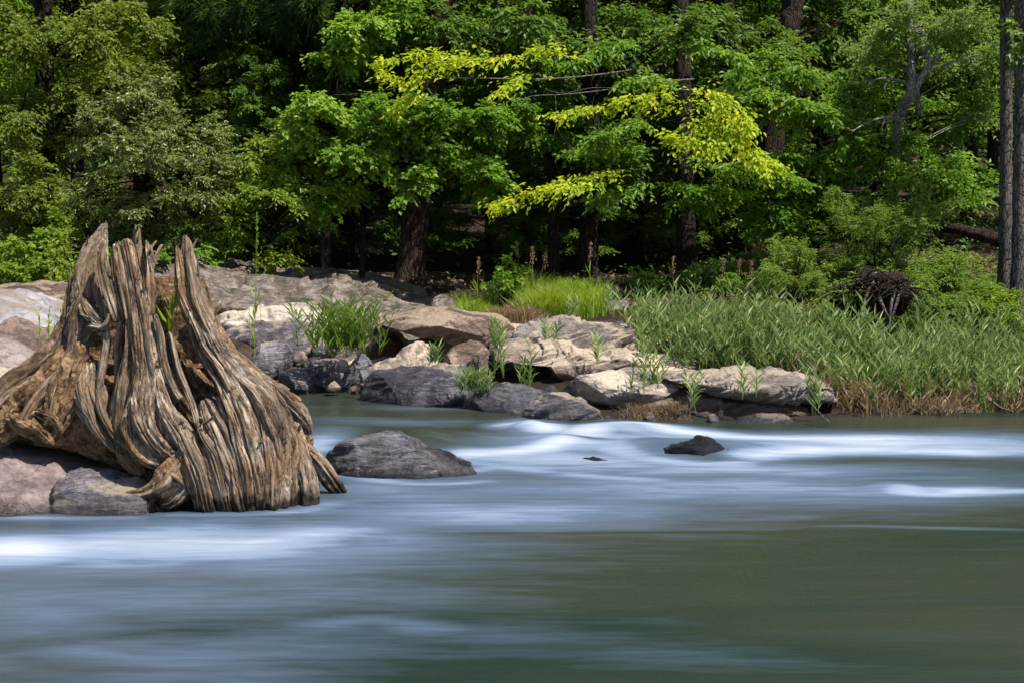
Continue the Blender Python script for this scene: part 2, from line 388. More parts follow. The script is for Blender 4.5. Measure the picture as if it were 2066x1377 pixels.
WB = []
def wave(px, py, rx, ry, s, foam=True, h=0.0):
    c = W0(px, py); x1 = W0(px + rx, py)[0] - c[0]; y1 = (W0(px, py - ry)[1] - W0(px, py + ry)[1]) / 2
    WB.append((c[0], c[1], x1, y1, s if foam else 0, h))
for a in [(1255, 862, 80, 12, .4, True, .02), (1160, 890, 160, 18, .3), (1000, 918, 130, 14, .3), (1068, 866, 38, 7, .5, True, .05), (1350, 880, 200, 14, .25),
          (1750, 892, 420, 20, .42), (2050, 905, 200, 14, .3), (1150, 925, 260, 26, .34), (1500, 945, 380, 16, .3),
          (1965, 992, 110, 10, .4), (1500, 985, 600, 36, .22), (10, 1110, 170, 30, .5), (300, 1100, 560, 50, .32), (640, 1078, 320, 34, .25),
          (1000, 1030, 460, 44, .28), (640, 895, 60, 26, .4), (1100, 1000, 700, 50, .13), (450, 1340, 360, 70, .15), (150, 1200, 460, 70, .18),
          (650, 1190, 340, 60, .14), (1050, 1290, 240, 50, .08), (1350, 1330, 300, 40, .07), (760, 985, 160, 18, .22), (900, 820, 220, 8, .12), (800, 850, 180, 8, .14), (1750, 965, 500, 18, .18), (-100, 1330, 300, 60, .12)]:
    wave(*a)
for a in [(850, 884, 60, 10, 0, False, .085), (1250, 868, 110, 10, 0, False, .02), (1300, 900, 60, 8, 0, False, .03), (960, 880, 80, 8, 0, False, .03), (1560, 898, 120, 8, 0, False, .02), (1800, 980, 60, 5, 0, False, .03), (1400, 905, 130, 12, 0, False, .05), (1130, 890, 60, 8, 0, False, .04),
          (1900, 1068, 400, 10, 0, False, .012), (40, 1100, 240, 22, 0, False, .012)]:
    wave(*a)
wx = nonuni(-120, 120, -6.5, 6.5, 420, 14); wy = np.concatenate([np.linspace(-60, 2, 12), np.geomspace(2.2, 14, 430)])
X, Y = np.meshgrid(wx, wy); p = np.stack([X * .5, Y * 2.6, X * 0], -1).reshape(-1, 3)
Z = (.012 * fbm(p, 3, 40)).reshape(X.shape); foam = np.zeros_like(X)  # mask: high values white foam, low values the painted sky-blue tint
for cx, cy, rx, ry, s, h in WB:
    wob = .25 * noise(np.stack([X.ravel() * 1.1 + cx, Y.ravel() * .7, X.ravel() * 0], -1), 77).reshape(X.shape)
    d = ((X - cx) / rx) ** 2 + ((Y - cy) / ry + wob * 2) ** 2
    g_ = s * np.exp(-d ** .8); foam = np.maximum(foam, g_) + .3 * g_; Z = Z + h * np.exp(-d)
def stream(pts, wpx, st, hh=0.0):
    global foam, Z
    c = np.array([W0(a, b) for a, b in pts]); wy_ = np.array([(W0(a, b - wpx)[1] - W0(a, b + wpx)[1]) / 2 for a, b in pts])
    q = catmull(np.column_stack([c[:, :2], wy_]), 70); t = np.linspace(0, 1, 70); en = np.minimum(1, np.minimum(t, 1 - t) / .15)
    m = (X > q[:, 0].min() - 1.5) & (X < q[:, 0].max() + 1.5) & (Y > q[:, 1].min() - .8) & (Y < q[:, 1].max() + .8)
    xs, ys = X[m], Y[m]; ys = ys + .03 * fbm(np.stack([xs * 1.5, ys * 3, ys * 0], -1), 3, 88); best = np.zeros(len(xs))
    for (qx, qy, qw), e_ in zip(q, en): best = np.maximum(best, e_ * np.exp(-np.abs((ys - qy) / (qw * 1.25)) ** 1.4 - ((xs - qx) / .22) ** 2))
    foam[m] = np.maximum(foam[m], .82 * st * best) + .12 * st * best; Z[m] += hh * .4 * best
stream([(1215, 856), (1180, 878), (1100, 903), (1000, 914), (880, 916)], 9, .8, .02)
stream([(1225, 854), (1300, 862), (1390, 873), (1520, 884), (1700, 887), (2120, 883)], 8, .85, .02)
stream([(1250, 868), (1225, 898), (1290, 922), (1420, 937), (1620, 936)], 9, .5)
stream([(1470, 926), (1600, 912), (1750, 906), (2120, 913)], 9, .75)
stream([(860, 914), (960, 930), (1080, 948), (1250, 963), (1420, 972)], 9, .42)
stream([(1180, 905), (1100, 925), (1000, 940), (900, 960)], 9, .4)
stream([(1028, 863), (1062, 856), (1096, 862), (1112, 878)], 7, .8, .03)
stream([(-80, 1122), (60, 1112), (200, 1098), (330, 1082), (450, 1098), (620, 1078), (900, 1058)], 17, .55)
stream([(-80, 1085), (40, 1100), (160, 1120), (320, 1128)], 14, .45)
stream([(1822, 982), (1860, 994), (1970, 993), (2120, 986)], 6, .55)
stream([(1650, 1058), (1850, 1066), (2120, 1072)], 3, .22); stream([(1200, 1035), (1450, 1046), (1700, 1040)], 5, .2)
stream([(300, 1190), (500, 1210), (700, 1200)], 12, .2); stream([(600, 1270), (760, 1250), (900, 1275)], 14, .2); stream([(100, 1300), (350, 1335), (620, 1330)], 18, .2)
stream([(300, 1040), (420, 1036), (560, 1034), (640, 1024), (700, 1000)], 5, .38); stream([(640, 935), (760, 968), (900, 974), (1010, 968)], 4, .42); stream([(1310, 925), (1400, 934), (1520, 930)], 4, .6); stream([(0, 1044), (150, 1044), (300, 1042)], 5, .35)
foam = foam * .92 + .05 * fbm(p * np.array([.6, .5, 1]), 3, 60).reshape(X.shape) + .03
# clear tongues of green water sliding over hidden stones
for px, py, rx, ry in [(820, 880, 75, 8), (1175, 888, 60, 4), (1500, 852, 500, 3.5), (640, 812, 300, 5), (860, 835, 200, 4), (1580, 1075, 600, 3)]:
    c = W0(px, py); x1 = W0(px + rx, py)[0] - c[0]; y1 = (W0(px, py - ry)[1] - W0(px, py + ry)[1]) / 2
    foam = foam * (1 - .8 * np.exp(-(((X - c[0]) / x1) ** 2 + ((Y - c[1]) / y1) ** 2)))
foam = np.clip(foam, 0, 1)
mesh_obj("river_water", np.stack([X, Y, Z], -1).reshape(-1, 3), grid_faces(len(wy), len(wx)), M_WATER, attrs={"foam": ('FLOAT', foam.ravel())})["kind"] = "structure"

# ------------------------------------------------------------------ rocks
def rock(label, mat, prof, Yf, depth, crest=.45, box=2.6, bottom=None, bury=.12, facets=10, amp=.05, lamp=.03, blk=None, strata=(1, 1, 5), seed=1, endp=2.4, nu=130, nv=90, name="rock", cat="rock", group=None, under=0.0, fcut=.9, rescale=True):
    """prof = silhouette top edge as [(px, py), ...]; Yf = distance of its foot; depth in metres"""
    prof = np.array(prof, float); u = np.linspace(0, 1, nu)
    ue = .5 - .5 * np.cos(pi * u)                                       # denser towards the ends
    px = prof[0, 0] + (prof[-1, 0] - prof[0, 0]) * ue
    cm = catmull(prof, 200); py = np.interp(px, cm[:, 0], cm[:, 1])
    Yc = Yf + depth * crest
    e = (1 - np.abs(2 * ue - 1) ** endp) ** (1 / endp)
    top = np.array([P(a, b, Yc) for a, b in zip(px, py)])
    if bottom is None: zb = ground_z(top[:, 0], np.full(nu, Yf)) ; zb = np.maximum(zb, -.1) - bury
    else:
        bp = np.array(bottom, float); bpy_ = np.interp(px, bp[:, 0], bp[:, 1]); zb = np.array([P(a, b, Yf)[2] for a, b in zip(px, bpy_)])
    zt = np.maximum(top[:, 2], zb + .02)
    th = np.linspace(0, 2 * pi, nv, endpoint=False)
    c, s = np.cos(th), np.sin(th)
    cc = np.sign(c) * np.abs(c) ** (2 / box); ss = np.sign(s) * np.abs(s) ** (2 / box)
    yl = -cc                                                            # -1 front .. 1 back
    mid = crest * 2 - 1
    ysk = yl + mid * np.clip(ss, 0, 1) * (1 - yl ** 2)
    yy = Yf + depth * .5 + depth * .5 * e[:, None] * ysk[None, :] + under * (1 - ss[None, :]) * .5
    zc = (zt + zb) / 2; hh = (zt - zb) / 2
    zz = zc[:, None] + (hh * np.maximum(e, .0) ** .35)[:, None] * ss[None, :]
    xx = np.repeat(top[:, 0][:, None], nv, 1)
    v = np.stack([xx, yy, zz], -1).reshape(-1, 3)
    r_ = np.random.default_rng(seed * 101 + 3)
    cen = np.array([v[:, 0].mean(), Yf + depth / 2, zc.mean()]); ext = np.array([np.ptp(v[:, 0]), depth, np.ptp(v[:, 2])]) / 2
    q = (v - cen) / ext
    for k in range(facets):
        nn = r_.normal(size=3); nn[1] -= .5; nn /= np.linalg.norm(nn)
        dcut = fcut + .25 * r_.random()
        sup = (q @ nn); over = np.clip(sup - dcut * np.abs(nn).max() ** .3, 0, None)
        q = q - over[:, None] * nn * .97
    if facets and rescale: lo, hi = q.min(0), q.max(0); q = (q - (lo + hi) / 2) / ((hi - lo) / 2)
    v = q * ext + cen
    sz = min(1.0, ext[0] * 2 + .2)
    d = nrmz(q)
    dp_ = -.28; v0 = (v @ np.array([[math.cos(dp_), 0, -math.sin(dp_)], [0, 1, 0], [math.sin(dp_), 0, math.cos(dp_)]]).T) * np.array(strata) * np.array([.6, .8, 1]); off = r_.random(3) * 40
    blk = lamp * .8 if blk is None else blk
    dip = -.28; RD = np.array([[math.cos(dip), 0, -math.sin(dip)], [0, 1, 0], [math.sin(dip), 0, math.cos(dip)]])
    wv = v + .10 * np.stack([fbm(v * 3 + off + j * 7, 3, seed + j) for j in range(3)], -1)
    tl_ = r_.normal(size=3) * .35; wv = wv @ RD.T @ np.array([[1, tl_[0], tl_[1]], [-tl_[0], 1, tl_[2]], [-tl_[1], -tl_[2], 1]])
    bk = 0
    for fr, am in ((1.7, 1.0), (4.2, .5)):
        fi = np.floor(wv * fr * np.array([1, 1, 1.0]) * np.array(strata) ** .6 + off)
        bk = bk + am * ((_hash(fi[:, 0].astype(np.int64), fi[:, 1].astype(np.int64), fi[:, 2].astype(np.int64), seed) & 1023) / 511.5 - 1)
    k = blk * bk + amp * fbm(v * 1.8 + off, 3, seed) + lamp * ridged(v0 * 3.0 + off, 4, seed + 5) + lamp * .3 * fbm(v0 * 9 + off, 3, seed + 9)
    v = v + d * k[:, None] * sz
    vv = np.vstack([v, v.reshape(nu, nv, 3)[0].mean(0)[None], v.reshape(nu, nv, 3)[-1].mean(0)[None]])
    o = mesh_obj(name, vv, grid_faces(nu, nv, True)[:, ::-1], MR[mat], origin=(cen[0], cen[1], v[:, 2].min()))
    return tag(o, label, cat, group)

rock("huge sloping grey outcrop streaked with moss behind the stump", 'slab', [(250, 640), (300, 530), (340, 517), (400, 517), (470, 530), (560, 541), (650, 550), (700, 544), (760, 556), (830, 578), (885, 600), (930, 640)], 13.3, 4.4, .72, 2.0, amp=.09, lamp=.05, seed=3, nu=240, nv=150, facets=6, name="rock_outcrop", endp=4, blk=.06)
rock("pale cream sandy shelf of rock at the foot of the mossy outcrop", 'cream', [(420, 660), (470, 632), (560, 628), (640, 634), (690, 646), (730, 668)], 12.9, 1.4, .6, 2.4, seed=4, amp=.04, nu=120)
rock("flat blue grey slab between the stump and the little backwater", 'grey', [(440, 690), (480, 668), (560, 655), (630, 660), (680, 684)], 12.75, .8, .5, 2.6, seed=5, amp=.03)
rock("pale lavender granite boulder left of the stump", 'pale', [(-160, 640), (-90, 575), (0, 566), (70, 578), (140, 600), (210, 640), (260, 690)], 10.9, 2.0, .6, 2.2, seed=6, amp=.05, nu=140, nv=90)
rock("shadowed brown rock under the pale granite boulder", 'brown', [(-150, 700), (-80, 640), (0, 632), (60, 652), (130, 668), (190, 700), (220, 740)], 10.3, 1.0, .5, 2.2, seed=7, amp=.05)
rock("smooth pink boulder at the left edge of the photo", 'pink', [(-160, 720), (-70, 672), (0, 668), (50, 682), (95, 712), (130, 760)], 9.3, .9, .5, 2.3, seed=8, amp=.03, lamp=.012)
rock("low tan stone below the smooth pink boulder", 'tan', [(-120, 760), (-40, 728), (20, 728), (70, 745), (100, 790)], 8.9, .6, .5, 2.4, seed=9, amp=.03)
rock("broad pinkish purple boulder in front of the stump's left root", 'pink', [(-260, 960), (-150, 890), (-20, 876), (60, 880), (150, 904), (215, 935), (265, 985), (300, 1030)], 7.28, 1.5, .42, 2.1, seed=10, amp=.05, lamp=.022, nu=170, nv=120, facets=5)
rock("dark blue grey wedge shaped rock under the stump", 'grey', [(75, 1020), (105, 965), (150, 945), (200, 942), (255, 958), (310, 990), (345, 1025)], 7.3, .55, .3, 3.0, seed=11, amp=.04, lamp=.02, facets=8, fcut=.85)
rock("dark humped rock standing in midstream, low tail to the right", 'dark', [(652, 930), (680, 902), (715, 884), (760, 878), (800, 879), (832, 896), (868, 922), (910, 942), (955, 952), (998, 966)], 8.35, .75, 0.18, 2.0, seed=12, amp=.05, lamp=.035, strata=(1, 1, 4), facets=0, blk=.012, nu=160, nv=110)
rock("glossy black wet rock with white water around it", 'wet', [(1318, 926), (1345, 900), (1365, 886), (1395, 880), (1430, 886), (1460, 905), (1515, 928)], 9.05, .42, 0.2, 2.2, facets=8, fcut=.86, rescale=False, bury=.05, seed=13, amp=.04, lamp=.03, blk=.012)
rock("tiny black wet rock poking out of the foam", 'wet', [(1150, 945), (1178, 926), (1208, 925), (1262, 947)], 8.8, .25, 0.2, 2.2, facets=12, fcut=.7, bury=.05, seed=14, amp=.03, lamp=.02, nu=50, nv=36)
rock("dark stone showing at the little drop far right", 'wet', [(1785, 990), (1812, 978), (1845, 992)], 8.05, .14, .4, 2.2, facets=0, bury=.05, seed=15, amp=.01, lamp=.01, nu=40, nv=30)
rock("rounded slate grey rock with slanting bands beside the stump", 'grey', [(496, 740), (515, 700), (550, 688), (585, 694), (598, 740)], 12.35, .6, .45, 2.4, seed=16, amp=.05, lamp=.03, facets=16, fcut=.62)
rock("lighter brown rock behind the banded slate rock", 'tan', [(425, 740), (445, 700), (480, 686), (530, 690), (556, 730)], 12.7, .5, .5, 2.4, seed=17, amp=.05, facets=16, fcut=.62)
rock("grey boulder with a sunlit top beside the backwater", 'grey', [(592, 752), (612, 726), (650, 714), (680, 716), (698, 750)], 12.4, .45, .5, 2.6, seed=18, amp=.04, facets=16, fcut=.62)
rock("low black rock at the water's edge", 'dark', [(562, 770), (585, 750), (620, 745), (645, 772)], 12.15, .4, .5, 2.6, seed=19, amp=.03, facets=16, fcut=.62)
rock("small dark stone wedged behind two larger ones", 'dark', [(590, 722), (608, 702), (636, 700), (656, 722)], 12.75, .4, .5, 2.6, seed=20, amp=.03, nu=60, nv=40, facets=16, fcut=.62)
rock("tan pebble resting beside the grass tuft", 'tan', [(676, 738), (686, 722), (700, 724), (706, 740)], 12.3, .12, .5, 2.4, seed=21, amp=.01, lamp=.01, bottom=[(676, 748), (706, 748)], nu=40, nv=30)
rock("small pale stone behind the low black rock", 'tan', [(588, 714), (600, 706), (615, 708), (622, 722)], 12.6, .14, .5, 2.4, seed=22, amp=.01, lamp=.01, bottom=[(588, 735), (622, 735)], nu=40, nv=30)
rock("leaning blue grey slab beneath the grass tuft", 'grey', [(684, 745), (700, 710), (730, 698), (758, 712), (778, 760)], 12.2, .6, .5, 2.8, seed=23, amp=.04, facets=16, fcut=.62)
rock("tan and pink boulder littered with straw", 'tan', [(700, 745), (735, 695), (780, 674), (825, 678), (870, 702), (905, 745), (925, 770)], 12.05, .9, .6, 2.2, seed=24, amp=.05, nu=140, facets=16, fcut=.62)
rock("long dark slab sloping down into the water", 'dark', [(722, 790), (740, 745), (800, 740), (870, 750), (945, 775), (1000, 808), (1085, 838)], 11.4, .7, 0.2, 2.6, seed=25, amp=.04, lamp=.035, strata=(.7, 1, 6), nu=160, nv=90, facets=7, fcut=.86, rescale=False, blk=.012)
rock("low grey ridge on top of the long dark slab", 'grey', [(828, 755), (860, 738), (920, 742), (960, 768)], 11.9, .4, .5, 2.5, seed=26, amp=.03, facets=16, fcut=.62)
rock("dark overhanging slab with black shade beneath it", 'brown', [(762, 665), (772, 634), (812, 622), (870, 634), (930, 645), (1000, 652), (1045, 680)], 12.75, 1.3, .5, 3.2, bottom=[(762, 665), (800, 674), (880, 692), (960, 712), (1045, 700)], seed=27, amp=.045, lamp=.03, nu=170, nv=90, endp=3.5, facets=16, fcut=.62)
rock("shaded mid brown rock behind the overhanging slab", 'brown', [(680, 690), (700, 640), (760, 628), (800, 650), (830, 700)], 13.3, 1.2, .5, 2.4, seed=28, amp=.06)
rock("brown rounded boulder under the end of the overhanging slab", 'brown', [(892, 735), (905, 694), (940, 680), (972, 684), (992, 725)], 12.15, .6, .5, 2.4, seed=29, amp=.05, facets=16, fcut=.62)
rock("long flat ledge of banded grey rock in the middle of the bank", 'ledge', [(1005, 690), (1040, 664), (1120, 656), (1200, 662), (1300, 672), (1345, 690)], 12.5, 1.0, .5, 3.4, seed=30, amp=.03, lamp=.05, strata=(.4, 1, 9), nu=180, nv=100, endp=5, facets=12, fcut=.78, blk=.035)
rock("broken tan step of rock below the long banded ledge", 'tan', [(1000, 735), (1010, 700), (1070, 694), (1180, 706), (1280, 716), (1360, 745)], 11.9, .9, .5, 3.2, seed=31, amp=.05, lamp=.05, strata=(.5, 1, 6), nu=160, nv=90, endp=5, bottom=[(1000, 738), (1110, 745), (1150, 790), (1360, 800)], facets=12, fcut=.78, blk=.035)
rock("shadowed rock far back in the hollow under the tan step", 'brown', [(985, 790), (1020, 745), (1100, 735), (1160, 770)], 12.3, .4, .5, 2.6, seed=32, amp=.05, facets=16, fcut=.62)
rock("leaning pink and cream boulder with a dark right underside", 'cream', [(1138, 770), (1146, 738), (1168, 727), (1235, 744), (1300, 765), (1352, 786), (1378, 815)], 10.85, .75, .5, 3.0, seed=33, amp=.04, lamp=.025, bottom=[(1138, 775), (1160, 810), (1208, 846), (1290, 838), (1378, 845)], nu=150, nv=100, endp=3.5, facets=16, fcut=.62)
rock("brown earthy foot of rock among dry stalks at the water", 'brown', [(1235, 835), (1270, 805), (1330, 795), (1390, 808), (1440, 838)], 10.75, .5, .5, 2.4, seed=34, amp=.05)
rock("black edged shore rock with a flat grey top", 'dark', [(940, 822), (965, 782), (1010, 773), (1070, 788), (1120, 812), (1160, 845)], 11.0, .6, 0.25, 3.0, seed=35, amp=.04, facets=12, fcut=.74, blk=.012)
rock("pale grey blue shore rock dipping into the rapid", 'grey', [(1050, 838), (1085, 804), (1130, 799), (1185, 818), (1250, 856)], 10.6, .55, 0.22, 2.6, seed=36, amp=.035, lamp=.03, facets=8, fcut=.84, rescale=False, blk=.012)
rock("small tan stone between the shore rocks", 'tan', [(1085, 808), (1105, 792), (1140, 796), (1160, 815)], 11.15, .3, .5, 2.4, seed=37, amp=.02, nu=60, nv=40, facets=16, fcut=.62)
rock("upper layered grey slab on the right shore", 'ledge', [(1335, 775), (1352, 753), (1430, 750), (1530, 750), (1600, 763), (1650, 775), (1678, 800)], 10.75, .8, .5, 3.2, bottom=[(1335, 785), (1450, 800), (1560, 812), (1678, 818)], seed=38, amp=.035, lamp=.045, strata=(.5, 1, 8), nu=180, nv=100, endp=4.5, facets=12, fcut=.78, blk=.035)
rock("brown lower slab at the waterline beneath the grey slab", 'brown', [(1330, 815), (1360, 785), (1440, 788), (1540, 802), (1610, 815), (1660, 842)], 10.72, .6, .5, 3.0, seed=39, amp=.04, lamp=.04, strata=(.5, 1, 6), nu=150, endp=4, facets=12, fcut=.78, blk=.035)
rock("thin wet flake of rock lying in the shallows", 'grey', [(1460, 838), (1500, 828), (1570, 832), (1620, 845)], 10.5, .3, .5, 2.6, seed=40, amp=.02, lamp=.02)
rock("rounded brown boulder in the reeds far right", 'brown', [(1912, 815), (1925, 770), (1960, 754), (1992, 768), (2008, 812)], 11.3, .6, .5, 2.4, seed=41, amp=.04, facets=16, fcut=.62)
rock("small dark rock beside the rounded brown boulder", 'dark', [(1862, 800), (1874, 762), (1892, 758), (1906, 800)], 11.4, .4, .5, 2.4, seed=42, amp=.04, facets=16, fcut=.62)
rock("pale grey rock above the reeds near the right edge", 'pale', [(1865, 716), (1890, 698), (1940, 704), (2000, 718), (2080, 740)], 12.6, .7, .5, 2.6, seed=43, amp=.04)
rock("flat pale stone at the right edge of the water", 'pale', [(1980, 790), (2010, 745), (2080, 740), (2140, 790)], 11.7, .6, .5, 2.6, seed=44, amp=.04)
rock("thin flat stone breaking the calm water at right", 'grey', [(1905, 826), (1940, 820), (1985, 824)], 11.0, .2, .5, 2.4, seed=45, amp=.01, lamp=.01, nu=40, nv=30)
rock("upright grey stone at the foot of the dark trunk", 'grey', [(1190, 590), (1200, 550), (1225, 545), (1246, 590)], 16.6, .4, .5, 3.0, seed=46, amp=.04, facets=12, nu=60, nv=40)
rock("half buried purple stone right of the bright grass", 'grey', [(1192, 625), (1215, 606), (1250, 605), (1290, 632)], 14.6, .6, .5, 2.2, seed=47, amp=.04, nu=60, nv=40)
rock("small rock at the right end of the mossy outcrop", 'slab', [(862, 622), (876, 592), (905, 590), (928, 625)], 14.6, .5, .5, 2.4, seed=48, amp=.04, nu=60, nv=40)
rock("mossy stone half hidden in the weeds at left", 'brown', [(40, 572), (55, 548), (90, 546), (118, 572)], 15.5, .5, .5, 2.4, seed=49, amp=.04, nu=60, nv=40)
rock("brown ledge behind the pale granite boulder", 'brown', [(-100, 590), (0, 572), (90, 566), (170, 580), (230, 620)], 13.0, 1.4, .5, 2.4, seed=50, amp=.05)

r_s = np.random.default_rng(404)
SP = [(608, 775, 12.1), (650, 768, 12.2), (672, 776, 12.0), (712, 782, 11.9), (1040, 832, 10.9), (1225, 846, 10.7), (1110, 790, 11.3), (1065, 800, 11.3), (1020, 778, 11.6), (930, 742, 12.1), (880, 745, 12.0), (1000, 720, 12.4), (1310, 842, 10.6), (1380, 843, 10.6), (1440, 845, 10.5), (1675, 840, 10.9), (1760, 832, 11.0), (1850, 830, 11.1), (560, 690, 12.9), (640, 705, 12.7), (750, 662, 13.4), (1345, 790, 11.2)]
for k, (px, py, Yr) in enumerate(SP):
    w_ = r_s.uniform(9, 22); h_ = w_ * r_s.uniform(.5, .9)
    rock("loose cobble lying in a gap between the bigger shore rocks", ['grey', 'dark', 'tan', 'brown', 'grey'][k % 5], [(px - w_, py), (px - w_ * .5, py - h_), (px + w_ * .3, py - h_ * .95), (px + w_, py)], Yr, M(w_ * 1.6, Yr), .3, 2.5, seed=300 + k, amp=.015, lamp=.012, nu=36, nv=26, facets=12, fcut=.65, name="cobble", group="loose cobbles among the shore rocks", bottom=[(px - w_, py + 12), (px + w_, py + 12)])
# ------------------------------------------------------------------ the stump
SY = 7.92
stump = empty("tree_stump", (P(330, 1035, SY)[0], SY, 0.0))
tag(stump, "huge weathered driftwood stump with jagged spikes and flaring roots in the river", "tree stump")
def strand(name, pts, seed, flat=.7, flute=.30, seg=44, n=90, parent=stump, mat=None, twist=0.0, label=None, blunt=False, tipr=1.0, rough=.0):
    seg = int(seg * 1.9); n = int(n * 1.4); flute = flute * 1.75
    if mat is M_ROT: rough = .22
    """pts: (px, py, width px, forward offset m)"""
    a = np.array(pts, float)
    c = np.array([P(x, y, SY - o) for x, y, w_, o in a]); r = np.array([M(w_, SY - o) / 2 * (.80 + .12 * min(1, max(0, (y - 650) / 200))) for x, y, w_, o in a])
    path = catmull(np.column_stack([c, r]), n); c, r = path[:, :3], np.maximum(path[:, 3], .002)
    L = np.concatenate([[0], np.cumsum(np.linalg.norm(np.diff(c, axis=0), axis=1))])
    c = c + .010 * np.stack([noise(np.stack([L * 5, L * 0 + seed, L * 0 + k * 9.], -1), seed) for k in range(3)], -1) * min(1, L[-1] * 2)
    tan = nrmz(np.gradient(c, axis=0)); fwd = np.array([0, -1., 0])
    s = nrmz(np.cross(tan, fwd)); u = np.cross(s, tan)
    th = np.linspace(0, 2 * pi, seg, endpoint=False); th2 = th[None] + twist * L[:, None]
    t = np.linspace(0, 1, n)
    cap = np.minimum(1, np.minimum((t / .03) ** .5 + .12, ((1 - t) / .03) ** .5 + .05)) if not blunt else np.minimum(1, (1 - t) / .03) ** .5 * .95 + .05
    K = 1.5
    wig = .35 * noise(np.stack([L * 4, L * 0 + seed, L * 0], -1), seed + 2)[:, None]
    thw = th2 + wig
    pp = np.stack([np.cos(thw) * K + seed * 3.1, np.sin(thw) * K, np.repeat(L[:, None], seg, 1) * 1.8], -1).reshape(-1, 3)
    bil = lambda x, k: np.minimum(1, np.abs(x) * k) ** .7 - .6
    szf = min(1.6, .035 / r.max()) ** .3
    fl = 1 + flute * (.75 * bil(noise(pp, seed), 4.5) + .5 * bil(noise(pp * np.array([2.6, 2.6, 1.5]), seed + 3), 4.0) + .22 * bil(noise(pp * np.array([6, 6, 2.5]), seed + 6), 3.5)) \
        + .07 * noise(pp * np.array([2, 2, 7]), seed + 8) + (rough + .05) * fbm(pp * np.array([3, 3, 9]), 4, seed + 9)
    q_ = np.random.default_rng(seed + 77)
    for _ in range(2 + (r.max() > .05)):
        t0_ = q_.uniform(.5, 2.6); mv = .5 * noise(np.stack([L * 2.5, L * 0 + seed, L * 0 + _ * 5.], -1), seed + 20)[:, None]
        dth = (th2 - t0_ - mv + pi) % (2 * pi) - pi
        fl = fl + (.30 * np.exp(-np.abs(dth) / .16) - .22 * np.exp(-((dth - .38) / .14) ** 2)).reshape(-1)
    rr = (r * cap)[:, None] * fl.reshape(n, seg)
    v = c[:, None] + (np.cos(th)[None, :, None] * s[:, None] + np.sin(th)[None, :, None] * u[:, None] * flat) * rr[..., None]
    if name in ("spike", "plate", "broken_strand"):
        jag = noise(np.stack([np.cos(th) * 1.8 + seed, np.sin(th) * 1.8, th * 0], -1), seed + 12) + .6 * noise(np.stack([np.cos(th) * 5 + seed, np.sin(th) * 5, th * 0], -1), seed + 13)
        v = v - tan[:, None] * (jag[None, :, None] * r[3] * 3.6 * np.exp(-L / .06)[:, None, None])
    gr = np.stack([np.cos(th2) * r[:, None] * 1.3 + seed, np.sin(th2) * r[:, None] * 1.3, np.repeat(L[:, None], seg, 1)], -1).reshape(-1, 3)
    vv = np.vstack([v.reshape(-1, 3), c[:1], c[-1:]]); gr = np.vstack([gr, gr[:1], gr[-1:]])
    f = grid_faces(n, seg, True); j = np.arange(seg); A = n * seg; e = (n - 1) * seg
    tri = np.vstack([f[:, [0, 1, 2]], f[:, [0, 2, 3]], np.stack([np.full(seg, A), (j + 1) % seg, j], -1), np.stack([np.full(seg, A + 1), e + j, e + (j + 1) % seg], -1)])
    o = mesh_obj(name, vv, tri, mat or M_WOOD, parent, attrs={"grain": ('FLOAT_VECTOR', gr)})
    if label: o["label"] = label
    return o
# rotten core set back behind the strands
def core(rows, mat, seed, amp=.05, n=150, seg=150, name="heartwood"):
    a = np.array(rows, float)                # py, x0, x1, front offset, back offset
    q = catmull(a, n); v = []
    for py, x0, x1, fo, bo in q:
        xc = (x0 + x1) / 2; th = np.linspace(0, 2 * pi, seg, endpoint=False)
        zz = P(xc, py, SY - fo)[2]; X0, X1 = P(x0, py, SY)[0], P(x1, py, SY)[0]
        c, s = np.cos(th), np.sin(th); cc = np.sign(c) * np.abs(c) ** .8; ss = np.sign(s) * np.abs(s) ** .8
        v.append(np.stack([(X0 + X1) / 2 + (X1 - X0) / 2 * cc, SY - (fo + bo) / 2 - (fo - bo) / 2 * ss, np.full(seg, zz)], -1))
    v = np.array(v); cen = v.mean(1, keepdims=True); d = nrmz(v - cen); p = v.reshape(-1, 3)
    k = amp * 1.6 * ridged(p * np.array([4, 4, 1.4]), 4, seed) + amp * .8 * fbm(p * 12, 4, seed + 2)
    p = p + d.reshape(-1, 3) * k[:, None]
    p = np.vstack([p, p[:seg].mean(0)[None]]); f = grid_faces(n, seg, True); j = np.arange(seg)
    f = np.vstack([f, np.stack([np.full(seg, n * seg), (j + 1) % seg, j, np.full(seg, n * seg)], -1)])
    tri = np.vstack([f[:, [0, 1, 2]], f[:len(f) - seg][:, [0, 2, 3]]])
    return mesh_obj(name, p, tri[:, ::-1], mat, stump)
core([(585, 168, 262, -.12, -.22), (640, 160, 300, -.12, -.25), (700, 140, 330, -.14, -.3), (760, 130, 350, -.12, -.3)], M_ROT, 15, amp=.03, n=50, seg=60)
core([(560, 308, 392, -.04, -.16), (600, 300, 410, .0, -.2), (660, 300, 430, .04, -.25), (740, 300, 470, .08, -.3)], M_ROT, 16, amp=.03, n=50, seg=60)
core([(725, 130, 440, -.08, -.30), (760, 110, 480, .04, -.38), (790, 70, 540, .10, -.42), (840, 20, 585, .14, -.45), (890, 0, 600, .16, -.45), (915, 120, 605, .16, -.45), (960, 255, 610, .20, -.4), (1050, 300, 612, .22, -.35)], M_ROT, 5)
